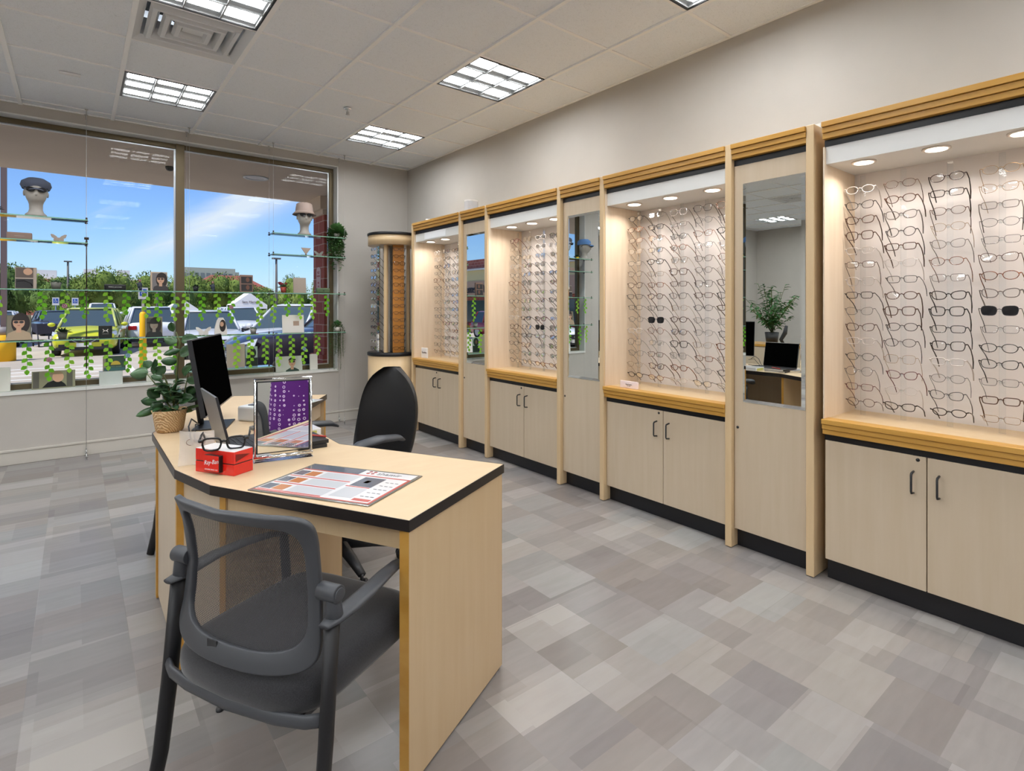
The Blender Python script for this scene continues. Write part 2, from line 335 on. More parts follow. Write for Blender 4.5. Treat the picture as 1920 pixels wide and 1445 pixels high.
def vent():
    t = thing('ceiling_vent', 'x', 'air vent', group='square ceiling air vents')
    h = T / 2 - .012; w = mat('vent_white', s2l(214, 216, 218), .4)
    MB().box(-h, h, -h, h, .2, .21).build('backing', mat('duct_dark', (.02, .02, .02), .8), t)
    def ring(r0, z0, r1, z1):
        b = MB(); v = [(sx * r, sy * r, z) for r, z in ((r0, z0), (r1, z1)) for sx, sy in ((-1, -1), (1, -1), (1, 1), (-1, 1))]
        b.add(v, [(i, (i + 1) % 4, 4 + (i + 1) % 4, 4 + i) for i in range(4)]); return b
    ring(h, -.002, h * .86, .03).add([], []).build('outer_frame', w, t, solid=.004)
    ring(h * .86, .03, h * .8, .13).build('cone', w, t, solid=.003)
    for r in (.76, .53, .31):
        bb = ring(h * r, -.001, h * (r - .075), -.001); bb2 = ring(h * r, -.001, h * (r + .04), .022); bb3 = ring(h * (r - .075), -.001, h * (r - .16), .06)
        bb.add(bb2.v, bb2.f); bb.add(bb3.v, bb3.f); bb.build('blade', w, t, solid=.003)
    MB().box(-h * .19, h * .19, -h * .12, h * .12, .02, .035).build('centre_plate', w, t)
    MB().lathe([(.13, .09), (.13, .2), (.1, .2), (.1, .09)], n=24).build('duct_collar', mat('duct_dark', (.02, .02, .02), .8), t)
    return t
vt = vent()
for i, (k, j) in enumerate(VENTS):
    o = vt if i == 0 else copy_tree(vt); o.location = (GX0 + (k + .5) * T, GY0 - (j + .5) * T, ZC)
    o['label'] = ['white square air vent with nested louvres beside the top left ceiling light', 'white square air vent over the far left of the room', 'white square air vent over the left aisle'][i]
t = thing('sprinkler_head', 'small chrome fire sprinkler hanging from the ceiling tiles', 'sprinkler', (1.787, 4.634, ZC))
MB().lathe([(.034, 0), (.032, -.008), (.012, -.012)], n=20).build('escutcheon', chrome, t)
MB().cyl((0, 0, -.01), (0, 0, -.05), .007).lathe([(.017, -.05), (.017, -.054)], n=12).box(-.012, .012, -.002, .002, -.045, -.03).build('deflector', steel, t)
tag(MB().box(-.09, .03, 5.22, 5.27, ZC - .006, ZC + .002).build('ceiling_tag', mat('tag_white', s2l(236, 236, 236), .5)), 'tiny white rectangular label stuck on a ceiling tile', 'label')
BAYW = 1.25
# ============================================================ DISPLAY WALL
XC = 2.733; XB = 3.11; HT = 2.19
inner_m = noisy(mat('alcove_side_laminate', (.6, .5, .4), .4), s2l(224, 204, 178), s2l(232, 214, 190), 2, (14, 14, 1), 4)
backp_m = mat('alcove_back_white', s2l(232, 226, 222), .45)
dl_em = mat('downlight_lens', (1, .95, .88), .3, emit=(1, .86, .7), es=9)
ring_m = mat('downlight_ring', s2l(235, 225, 215), .4)
def stepped(y0, y1, z0, z1, up):
    # three stepped maple strips; the widest at the top
    b = MB(); h = (z1 - z0) / 3
    for i in range(3):
        off = .008 * i if up else .008 * i
        b.box(XC - .012 + off, XC + .06, y0, y1, z1 - h * (i + 1) + .0015, z1 - h * i)
    return b
def posts(t, ys):
    for y in ys:
        MB().box(XC, XW - .002, y - .0375 if False else y - .038, y, 0.004, HT).build('post', maple, t, bevel=.003)
def crown(t, y0, y1):
    stepped(y0, y1, 2.105, HT - .004, True).build('cornice', gold_m, t, bevel=.002)
    MB().box(XC + .03, XC + .06, y0, y1, 2.072, 2.105).build('reveal_strip', black_m, t)  # black laminate reveal under the cornice, black in itself
def handle(y, z0, z1, x, t):
    b = MB(); b.tube([(x, y, z0), (x - .028, y, z0 + .004), (x - .032, y, z0 + .012), (x - .032, y, z1 - .012), (x - .028, y, z1 - .004), (x, y, z1)], .0045, 8)
    return b.build('handle', blackp, t)
def lock(y, z, x, t): return MB().cyl((x - .002, y, z), (x + .004, y, z), .0075, n=14).cyl((x - .004, y, z), (x, y, z), .0035, n=8).build('lock', blackp, t)
def mirror_unit(yl, yr, label):      # yl > yr : outer faces of its two posts
    t = thing('mirror_cabinet', label, 'mirror cabinet', (0, 0, 0), group='mirror cabinets between the eyewear bays')
    posts(t, [yl, yr + .038]); y0, y1 = yr + .038, yl - .038
    crown(t, y0, y1)
    MB().box(XC + .05, XW - .004, y0, y1, .1, HT - .02).build('carcass', maple, t)
    d = MB().box(XC + .028, XC + .048, y0 + .003, y1 - .003, .104, 2.072).build('door', door_m, t, bevel=.0015)
    lock(y1 - .022, .656, XC + .028, d)
    my0, my1 = yr + .052 + .0, yl - .092
    # bevelled mirror: flat centre, sloped rim
    b = MB(); x = XC + .022; e = .018
    o_ = [(x + .004, my0, .797), (x + .004, my1, .797), (x + .004, my1, 1.97), (x + .004, my0, 1.97)]
    i_ = [(x, my0 + e, .797 + e), (x, my1 - e, .797 + e), (x, my1 - e, 1.97 - e), (x, my0 + e, 1.97 - e)]
    k_ = [(x + .007, p[1], p[2]) for p in o_]
    b.add(o_ + i_ + k_, [(4, 5, 6, 7)] + [(i, (i + 1) % 4, 4 + (i + 1) % 4, 4 + i) for i in range(4)] + [(8 + i, 8 + (i + 1) % 4, (i + 1) % 4, i) for i in range(4)])
    b.build('mirror', mirror_m, t)
    MB().box(XC + .065, XC + .08, y0, y1, .002, .1).build('toe_kick', black_m, t)
    return t
mirror_unit(1.651, 1.178, 'tall maple mirror cabinet nearest the camera, its mirror showing a leafy green plant')
mirror_unit(3.024, 2.553, 'tall maple mirror cabinet, middle of three, its mirror showing a blue capped head')
mirror_unit(4.384, 3.921, 'tall narrow maple mirror cabinet farthest away, its mirror showing a brick shopfront')
def bay(yl, yr, cols, dls, split, label, endpost=None):
    t = thing('display_cabinet', label, 'display cabinet', (0, 0, 0), group='lit eyewear display bays')
    if endpost: posts(t, [endpost])
    crown(t, yr, yl)
    # side linings, back, ceiling, header
    MB().box(XC + .012, XB, yl - .006, yl, .775, 2.07).build('side_lining', inner_m, t)
    MB().box(XC + .012, XB, yr, yr + .006, .775, 2.07).build('side_lining', inner_m, t)
    MB().box(XB, XB + .02, yr, yl, .7, 2.08).build('back_panel', backp_m, t)
    MB().box(XC + .03, XC + .045, yr + .006, yl - .006, 1.998, 2.073).build('header', white_m, t)
    MB().box(XC + .03, XB, yr + .006, yl - .006, 1.990, 1.998).build('soffit', white_m, t)
    for y in dls:
        l = MB().lathe([(.052, 1.990), (.052, 1.985), (.04, 1.984), (.04, 1.989)], XC + .115, y, 28).build('downlight', ring_m, t)
        MB().lathe([(.0395, 1.987), (.0395, 1.983)], XC + .115, y, 28, smooth=False).build('downlight_lens', dl_em, l)
        la = bpy.data.lights.new('downlight_lamp', 'AREA'); la.shape = 'DISK'; la.size = .07; la.energy = BAYW; la.color = (1, .91, .84); la.spread = R(150)
        lo_ = bpy.data.objects.new('downlight_lamp', la); C.objects.link(lo_); lo_.parent = t; lo_.location = (XC + .115, y, 1.980)
    MB().box(XC + .012, XB, yr, yl, .757, .775).build('ledge', maple, t, bevel=.001)
    stepped(yr, yl, .702, .776, True).build('ledge_nosing', gold_m, t, bevel=.002)
    MB().box(XC + .03, XC + .06, yr, yl, .672, .702).build('reveal_strip', black_m, t)  # black laminate reveal under the ledge nosing
    MB().box(XC + .05, XW - .004, yr + .001, yl - .001, .1, .7).build('carcass', maple, t)
    MB().box(XC + .052, XW - .004, yr + .001, yl - .001, 2.08, HT - .02).build('top_box', maple, t)
    for k, (a, c) in enumerate(((split + .002, yl - .003), (yr + .003, split - .002))):
        d = MB().box(XC + .028, XC + .048, a, c, .104, .671).build('door', door_m, t, bevel=.0015)
        handle(split + (.048 if k == 0 else -.044), .511, .603, XC + .028, d)
        if k == 0: lock(split + .032, .655, XC + .028, d)
    MB().box(XC + .065, XC + .08, yr, yl, .002, .1).build('toe_kick', black_m, t)
    return t
BAYS = [('nearest', 1.14, .24, [1.053, .88, .70, .52], [1.0, .715, .43], .727, 'nearest lit maple eyewear display bay at the right edge of the photo', None),
        ('second nearest', 2.553, 1.651, [2.462, 2.29, 2.11, 1.93, 1.77], [2.384, 2.095, 1.80], 2.085, 'lit eyewear display bay between the two nearer mirror cabinets', None),
        ('third nearest', 3.921, 3.024, [3.82, 3.65, 3.47, 3.29], [3.72, 3.45, 3.17], 3.447, 'lit eyewear display bay between the two farther mirror cabinets', None),
        ('farthest', 5.278, 4.384, [5.15, 4.97, 4.80], [5.107, 4.814], 4.802, 'farthest lit eyewear display bay, beside the round display tower', 5.316)]
for nm, yl, yr, cols, dls, sp, lb, ep in BAYS: bay(yl, yr, cols, dls, sp, lb, ep)
# the far bay's valance carries a pale notice
tag(MB().box(XC + .026, XC + .0295, 4.66, 5.08, 2.0, 2.068).build('valance_sign', mat('sign_white', s2l(246, 248, 250), .4)), 'white strip sign on the header of the farthest display bay', 'sign')  # plain white strip without emission
# ---- eyeglasses
FR = {'black': mat('frame_black', (.01, .01, .011), .2), 'dark brown': mat('frame_dark_brown', s2l(40, 27, 22), .22), 'brown': mat('frame_brown', s2l(84, 56, 42), .25),
      'tortoiseshell': noisy(mat('frame_tortoiseshell', (.2, .08, .03), .2), s2l(48, 26, 16), s2l(150, 84, 40), 60), 'clear': mat('frame_clear', s2l(205, 196, 190), .15),
      'pale grey': mat('frame_pale_grey', s2l(120, 112, 108), .25), 'gold wire': mat('frame_gold', s2l(150, 118, 80), .3, .7), 'gunmetal': mat('frame_gunmetal', s2l(60, 58, 60), .3, .7),
      'burgundy': mat('frame_burgundy', s2l(96, 34, 36), .22)}
SHP = {'rectangular': (.0255, .0150, 4.0, 0), 'oval': (.0252, .0172, 2.2, 0), 'square': (.0255, .0195, 3.4, .001), 'cat-eye': (.026, .0175, 2.6, .004), 'round': (.0235, .0205, 2.1, 0)}
MESH = {}
def lens_pts(sh, side, n=20, k=1.0):
    a, b_, p, up = SHP[sh]; out = []
    for i in range(n):
        t = 2 * pi * i / n; c_, s_ = cos(t), sin(t)
        y = a * k * (abs(c_) ** (2 / p)) * (1 if c_ > 0 else -1); z = b_ * k * (abs(s_) ** (2 / p)) * (1 if s_ > 0 else -1)
        z += up * (y * side / a) if s_ > 0 else 0
        if s_ < 0: y *= .93
        out.append((.0016 * (y * side / a) ** 2 + .0, side * 0 + .0335 * side + y, z))
    return out
def g_meshes(colr, sh, thick, dark):
    k = (colr, sh, thick, dark)
    if k in MESH: return MESH[k]
    a, b_, p, up = SHP[sh]; fm = FR[colr]; b = MB()
    for s_ in (-1, 1): b.tube(lens_pts(sh, s_), thick, 5, closed=True, up=(1, 0, 0))
    b.tube([(0, -.0335 + a * .98, .004), (-.002, 0, .0075), (0, .0335 - a * .98, .004)], thick * 1.1, 5)
    for s_ in (-1, 1): b.tube([(.001, s_ * (.0335 + a * .96), .006 + up), (.001, s_ * (.0335 + a + .007), .0085 + up), (.006, s_ * (.0335 + a + .0085), .008 + up)], [thick * 1.3, thick * 1.5, thick * 1.2], 5)
    fo = b.build('frame', fm)
    ls = []
    for s_ in (-1, 1):
        q = lens_pts(sh, s_, 20, .97); l = MB().add([(x - .0005, y, z) for x, y, z in q] + [(x + .001, y, z) for x, y, z in q], [tuple(range(20)), tuple(range(20, 40))[::-1]] + [(i, (i + 1) % 20, 20 + (i + 1) % 20, 20 + i) for i in range(20)])
        ls.append(l.build('lens', tinted if dark else lens_m))
    ts = []
    for s_ in (-1, 1):
        y = s_ * (.0335 + a + .0085); e = thick * 1.0
        ts.append(MB().tube([(.006, y, .008 + up), (.040, y + s_ * .002, -.012), (.078, y - s_ * .001, -.040), (.094, y - s_ * .003, -.058), (.108, y - s_ * .006, -.086)], [e, e * 1.1, e * 1.2, e * 1.35, e * 1.1], 5, up=(0, 1, 0)).build('temple', fm))
    r = (fo, ls, ts)
    res = [o.data for o in [fo] + ls + ts]
    for o in [fo] + ls + ts: bpy.data.objects.remove(o)
    MESH[k] = res; return res
def eyeglasses(loc, rz, colr, sh, thick, dark, label, group, tilt=0, scale=1):
    t = thing('sunglasses' if dark else 'eyeglasses', label, 'sunglasses' if dark else 'eyeglasses', loc, group=group, rot=(0, tilt, rz)); t.scale = (scale,) * 3
    for nm, me in zip(('frame', 'lens', 'lens', 'temple', 'temple'), g_meshes(colr, sh, thick, dark)):
        o = bpy.data.objects.new(nm, me); C.objects.link(o); o.parent = t
    return t
brk = None
def rod(y, x, z0, z1, zs, label):
    global brk
    t = thing('display_rod', label, 'display rod', (x, y, z0), group='clear display rods')
    MB().box(-.004, .004, -.011, .011, 0, z1 - z0).build('rod', acrylic, t)
    if brk is None:
        o = MB().box(-.035, 0, -.009, .009, -.001, .001).box(-.037, -.033, -.004, .004, -.009, .009).build('nose_bracket', acrylic); brk = o.data; bpy.data.objects.remove(o)
    for z in zs:
        o = bpy.data.objects.new('nose_bracket', brk); C.objects.link(o); o.parent = t; o.location = (0, 0, z - z0)
    return t
rg = random.Random(11)
COLS = ['dark brown', 'black', 'brown', 'tortoiseshell', 'clear', 'pale grey', 'gold wire', 'gunmetal', 'burgundy']
WT = [9, 6, 7, 5, 4, 6, 4, 7, 2]; SHS = ['rectangular', 'oval', 'square', 'cat-eye', 'round']
near = {0: ['clear', 'dark brown', 'brown', 'brown', 'clear', 'brown', 'clear', 'dark brown', 'gunmetal', 'brown', 'clear', 'black', 'gunmetal', 'burgundy', 'brown'],
        1: ['brown', 'brown', 'pale grey', 'dark brown', 'brown', 'clear', 'black', 'brown', 'brown', 'dark brown', 'dark brown', 'gold wire', 'burgundy', 'clear', 'dark brown'],
        2: ['dark brown', 'dark brown', 'brown', 'gold wire', 'pale grey', 'tortoiseshell', 'pale grey', 'dark brown', 'black', 'black', 'dark brown', 'clear', 'gunmetal', 'black', 'dark brown'],
        3: ['gold wire', 'gold wire', 'pale grey', 'gunmetal', 'gunmetal', 'brown', 'tortoiseshell', 'pale grey', 'black', 'gunmetal', 'black', 'black', 'gunmetal', 'brown', 'gold wire']}
for bi, (nm, yl, yr, cols, dls, sp, lb, ep) in enumerate(BAYS):
    zt = 1.885 if bi != 1 else 1.915
    for ci, y in enumerate(cols):
        zs = [zt - k * (zt - .842) / 14 for k in range(15)]
        rod(y, 2.992, .776, 1.955 if bi != 1 else 1.97, zs, f'clear vertical rod holding the {ORD[ci + 1]} column of eyeglasses in the {nm} display bay')
        for k, z in enumerate(zs):
            co = near[ci][k] if bi == 0 else rg.choices(COLS, WT)[0]; sh = rg.choices(SHS, [5, 5, 3, 4, 1])[0]
            dark = (bi, ci, k) in ((0, 3, 8), (1, 1, 9), (2, 2, 10))
            th = .0009 if co in ('gold wire', 'gunmetal') else rg.choice([.0013, .0016, .002])
            if dark: co, sh, th = ('gunmetal' if bi == 0 else 'black'), 'square', .0012
            eyeglasses((2.953 + rg.uniform(-.006, .006), y + rg.uniform(-.004, .004), z + rg.uniform(-.005, .003)), R(rg.uniform(-5, 5)), co, sh, th, dark,
                       f"{co} {sh} {'sunglasses' if dark else 'eyeglasses'}, {ORD[k + 1]} from top, {ORD[ci + 1]} column from left, {nm} display bay",
                       f'eyewear in the {nm} display bay', R(rg.uniform(-6, 10)) if k < 13 else R((2, -17)[k - 13]), 1.03)
# ---- round tower in the corner
TX, TY, TR = 2.70, 5.66, .275
t = thing('display_tower', 'round maple eyewear tower with black rims standing in the corner', 'display tower', (TX, TY, 0))
MB().lathe([(TR - .03, 0.001), (TR - .03, .05)], n=48, smooth=True).build('plinth', black_m, t)
MB().lathe([(TR, .05), (TR, .785)], n=48).build('base', maple, t)
MB().lathe([(TR + .004, .785), (TR + .008, .79), (TR + .008, .815), (TR + .004, .82)], n=48).build('lower_rim', black_m, t)
MB().lathe([(TR - .01, 1.972), (TR, 1.972), (TR, 2.075)], n=48).build('top_drum', maple, t)
MB().lathe([(TR + .004, 2.075), (TR + .008, 2.08), (TR + .008, 2.1), (TR + .002, 2.105)], n=48).build('upper_rim', black_m, t)
greyp = mat('tower_panel_grey', s2l(176, 170, 160), .5)
a0 = R(-90)          # direction to the viewer side is about -Y
def tw(ang, r, w, th, m, nm, z0=.82, z1=1.972):
    M_ = Matrix.Rotation(R(ang), 4, 'Z') @ Matrix.Translation((r, 0, 0)); return MB().box(-th / 2, th / 2, -w / 2, w / 2, z0, z1, M=M_).build(nm, m, t)
amber = noisy(mat('amber_panel', (.5, .25, .05), .35), s2l(186, 122, 50), s2l(204, 142, 66), 1.2, (1, 1, .6))
tw(-100, .165, .118, .03, amber, 'amber_panel'); tw(-146, .165, .035, .03, maple, 'maple_stile'); tw(-52, .17, .035, .03, maple, 'maple_stile')
tw(-185, .085, .16, .02, greyp, 'side_panel'); tw(0, .0, .3, .02, greyp, 'core_panel')
tw(-175, .185, .035, .012, mirror_m, 'mirror_strip')
for fi, (ang, rr, wh) in enumerate(((-100, .205, 'amber panel'), (-176, .245, 'mirror strip'))):
    for k in range(15):
        z = 1.925 - k * .0755; a = R(ang)
        co = rg.choices(['black', 'dark brown', 'gunmetal', 'brown', 'clear'], [5, 5, 3, 2, 2])[0]; sh = rg.choice(SHS)
        eyeglasses((TX + cos(a) * rr, TY + sin(a) * rr, z), a + pi, co, sh, .0018, False, f"{co} {sh} eyeglasses on the {wh} of the round tower, {ORD[k + 1]} from top", 'eyewear on the round tower', R(4), .98)
    a = R(ang)
    o = thing('display_rod', f'clear rod of nose brackets on the {wh} of the round tower', 'display rod', (TX + cos(a) * (rr - .035), TY + sin(a) * (rr - .035), .825), rz=a + pi, group='clear display rods')
    MB().box(-.003, .003, -.01, .01, 0, 1.14).build('rod', acrylic, o)
    for k in range(15):
        q = bpy.data.objects.new('nose_bracket', brk); C.objects.link(q); q.parent = o; q.location = (0, 0, 1.925 - k * .0755 - .825)
# ---- on top of the cabinets
t = thing('wireless_speaker', 'white rounded wireless speaker standing on top of the display cabinets', 'speaker', (2.95, 4.50, HT + .001))
sx = [(.055 * cos(a) * (abs(cos(a)) ** -.35 if abs(cos(a)) > .01 else 1), .055 * sin(a) * (abs(sin(a)) ** -.35 if abs(sin(a)) > .01 else 1)) for a in [2 * pi * k / 32 for k in range(32)]]
MB().prism(sx, .0, .008).build('foot', white_m, t); MB().prism([(x * 1.08, y * 1.08) for x, y in sx], .008, .135).build('grille', mat('speaker_grille', s2l(196, 197, 200), .6), t, bevel=.004)
MB().prism([(x * 1.08, y * 1.08) for x, y in sx], .136, .15).build('top_panel', white_m, t, bevel=.004)
t = thing('security_camera', 'small white cube camera with black lens on the far end of the cabinets', 'camera', (2.90, 5.25, HT + .001), rz=R(-35))
MB().box(-.03, .03, -.025, .025, 0, .055).build('body', white_m, t, bevel=.008)
MB().cyl((-.031, 0, .03), (-.037, 0, .03), .014, n=20).build('lens', blackp, t)
for i, (y, h, w, lb) in enumerate(((1.30, .055, .075, 'white bracket plate on top of the cornice beside the nearest display bay'), (4.12, .05, .05, 'small white box on the cabinets right of the wireless speaker'), (5.0, .055, .04, 'small white box on the cabinets left of the wireless speaker'))):
    tag(MB().box(2.92, 2.94, y - w, y + w * .4, HT, HT + h).box(2.90, 2.96, y - w, y + w * .4, HT, HT + .004).build('mounting_bracket', white_m, bevel=.002), lb, 'bracket')
# ---- brand cards on the ledges
def ledge_card(y, x, w, h, txt, label, m, rz=0, sub=None):
    t = thing('brand_card', label, 'sign', (x, y, .776), rz=rz)
    MB().box(0, .012, -w / 2, w / 2, 0, h).build('block', m, t, bevel=.003)
    text('lettering', txt, h * .24, mat('print_grey', s2l(110, 95, 95), .6), t, (-.001, 0, h * .55), (pi / 2, 0, -pi / 2))
    if sub: text('lettering', sub, h * .12, mat('print_grey', s2l(110, 95, 95), .6), t, (-.001, 0, h * .32), (pi / 2, 0, -pi / 2))
ledge_card(5.16, 2.80, .125, .105, 'Superflex', 'white Superflex card standing on the ledge of the farthest display bay', mat('card_white', s2l(238, 236, 234), .5))
ledge_card(2.37, 2.775, .15, .047, 'Kate Spade', 'low pink white brand block on the ledge of the second nearest bay', mat('card_pinkish', s2l(238, 222, 220), .4), sub='NEW YORK')
# ============================================================ DESK
DA = Vector((cos(R(27.4)), sin(R(27.4)))); DB = Vector((-DA.y, DA.x)); DO = Vector((.688, 1.351)); ZT = .735
def WP(a, b): p = DO + DA * a + DB * b; return (p.x, p.y)
MY = 2 * 2.665
def mirp(p): return (p[0], MY - p[1])
N0 = Vector((.787, 3.96)); A2 = (Vector((1.262, 3.64)) - N0) / .573; B2 = (Vector((.855, 3.037)) - Vector((1.262, 3.64))) / .763
def WQ(a, b): p = N0 + A2 * a + B2 * b; return (p.x, p.y)     # the far wing
half = [(.270, 2.30), WP(-.004, .762), WP(0, 0), WP(.573, 0), WP(.576, .763)]
poly = half + [WQ(.576, .763), WQ(.573, 0), WQ(0, 0), WQ(-.004, .762), mirp((.270, 2.30))]
desk = thing('reception_desk', 'pale maple U shaped dispensing desk with a black edge band and slab ends', 'desk', (0, 0, 0))
MB().prism(poly, ZT - .03, ZT).build('desktop', mapletop, desk)
def offs(pts, d):
    out = []; n = len(pts)
    for i in range(n):
        p0, p1, p2 = Vector(pts[i - 1]), Vector(pts[i]), Vector(pts[(i + 1) % n])
        e1 = (p1 - p0).normalized(); e2 = (p2 - p1).normalized(); n1 = Vector((e1.y, -e1.x)); n2 = Vector((e2.y, -e2.x))
        k = (n1 + n2).normalized(); out.append(tuple(p1 + k * d / max(.4, k.dot(n1))))
    return out
area = sum(poly[i - 1][0] * poly[i][1] - poly[i][0] * poly[i - 1][1] for i in range(len(poly)))
sg = 1 if area > 0 else -1
o1 = offs(poly, .0025 * sg); n = len(poly); b = MB()
vs = [(x, y, z) for z in (ZT - .031, ZT + .0003) for x, y in poly] + [(x, y, z) for z in (ZT - .031, ZT + .0003) for x, y in o1]
fs = []
for i in range(n):
    j = (i + 1) % n; a, b_, c_, d_ = i, j, n + j, n + i
    fs += [(2 * n + i, 2 * n + j, 3 * n + j, 3 * n + i), (n + i, n + j, 3 * n + j, 3 * n + i), (i, j, 2 * n + j, 2 * n + i)]
b.add(vs, fs).build('edge_band', edge_m, desk)
def slab(a0, a1, b0, b1, z0, z1, nm, mir=False, m=None, edge=True):
    pts = [WP(a0, b0), WP(a1, b0), WP(a1, b1), WP(a0, b1)]
    if mir: pts = [WQ(a0, b0), WQ(a1, b0), WQ(a1, b1), WQ(a0, b1)][::-1]
    o = MB().prism(pts, z0, z1).build(nm, m or maple, desk, bevel=.001)
    if edge:
        for (u0, u1) in ((a0 - .0015, a0), (a1, a1 + .0015)):
            q = [WP(u0, b0), WP(u1, b0), WP(u1, b1), WP(u0, b1)]
            if mir: q = [WQ(u0, b0), WQ(u1, b0), WQ(u1, b1), WQ(u0, b1)][::-1]
            MB().prism(q, z0, z1).build('edge_strip', gold_m, o)
    return o
for mir in (False, True):
    slab(.004, .567, .003, .033, .008, ZT - .031, 'end_panel', mir)
    slab(.03, .56, .735, .762, .008, ZT - .031, 'partition_panel', mir)
    slab(.035, .055, .034, .734, .635, ZT - .031, 'apron', mir, edge=False)
    # angled modesty panel and its stile
    p = [WP(.03, .765), (.298, 2.34), (.318, 2.345), WP(.055, .765)]
    if mir: p = [WQ(.03, .765), mirp((.298, 2.34)), mirp((.318, 2.345)), WQ(.055, .765)][::-1]
    MB().prism(p, .02, ZT - .031).build('modesty_panel', door_m, desk)
    p = [(.278, 2.33), (.30, 2.33), (.30, 2.36), (.278, 2.36)]
    if mir: p = [mirp(q) for q in p][::-1]
    MB().prism(p, .008, ZT - .031).build('stile', gold_m, desk)
MB().box(.285, .303, 2.361, MY - 2.361, .02, ZT - .031).build('modesty_panel', door_m, desk)
slab(.52, .545, .034, .734, .60, ZT - .031, 'apron', True, m=door_m, edge=False)
for a in (.02, .55): 
    x, y = WP(a, .018); MB().cyl((x, y, 0), (x, y, .009), .012, n=10).build('foot', blackp, desk)
    x, y = WP(a, .75); MB().cyl((x, y, 0), (x, y, .009), .012, n=10).build('foot', blackp, desk)
# ============================================================ MESH GUEST CHAIR
grey_pl = mat('graphite_plastic', s2l(66, 68, 72), .42)
leg_m = mat('black_painted_steel', s2l(34, 34, 36), .38, .2)
fabric = noisy(mat('black_seat_fabric', (.012, .012, .014), .85, sheen=.3), (.012, .012, .014), (.026, .026, .030), 400, bump=.05, bscale=900)
def mesh_fabric():
    m = mat('black_mesh_weave', (.045, .045, .05), .6); N, L, b = nodes(m)
    tc = N.new('ShaderNodeTexCoord'); sp = N.new('ShaderNodeSeparateXYZ'); L.new(tc.outputs['Object'], sp.inputs[0])
    def w(o, k, ph=0):
        a = N.new('ShaderNodeMath'); a.operation = 'MULTIPLY'; L.new(o, a.inputs[0]); a.inputs[1].default_value = k
        s_ = N.new('ShaderNodeMath'); s_.operation = 'SINE'; L.new(a.outputs[0], s_.inputs[0]); return s_.outputs[0]
    mu = N.new('ShaderNodeMath'); mu.operation = 'MULTIPLY'; L.new(w(sp.outputs[0], 1250), mu.inputs[0]); L.new(w(sp.outputs[2], 900), mu.inputs[1])
    g = N.new('ShaderNodeMath'); g.operation = 'LESS_THAN'; L.new(mu.outputs[0], g.inputs[0]); g.inputs[1].default_value = .30
    L.new(g.outputs[0], b.inputs['Alpha']); return m
meshm = mesh_fabric()
def qi(v, a, m, b_, vm=.38):     # value a at the bottom, m at vm, b_ at the top
    return a * (v - vm) * (v - 1) / (vm) + m * v * (v - 1) / (vm * (vm - 1)) + b_ * v * (v - vm) / (1 - vm)
def S(u, v):   # back surface, u -1..1 across, v 0 bottom .. 1 top (local chair space)
    v = max(0, min(1, v)); z = .452 + .378 * v
    hw = qi(v, .250, .228, .240); ys = qi(v, -.025, .002, -.035); w = qi(v, .050, .035, .065)
    return Vector((u * hw, ys - w * (1 - abs(u) ** 2.2), z))
def ring(k, kb, kt, n=64, p=5):
    out = []
    for i in range(n):
        t = 2 * pi * i / n; c_, s_ = cos(t), sin(t)
        u = (abs(c_) ** (2 / p)) * (1 if c_ > 0 else -1); v = (abs(s_) ** (2 / p)) * (1 if s_ > 0 else -1)
        
        if v < 0: u = (abs(c_) ** (2 / 3.2)) * (1 if c_ > 0 else -1)
        v = v * (kt if v > 0 else kb); out.append((u * k, .5 + v / 2))
    return out
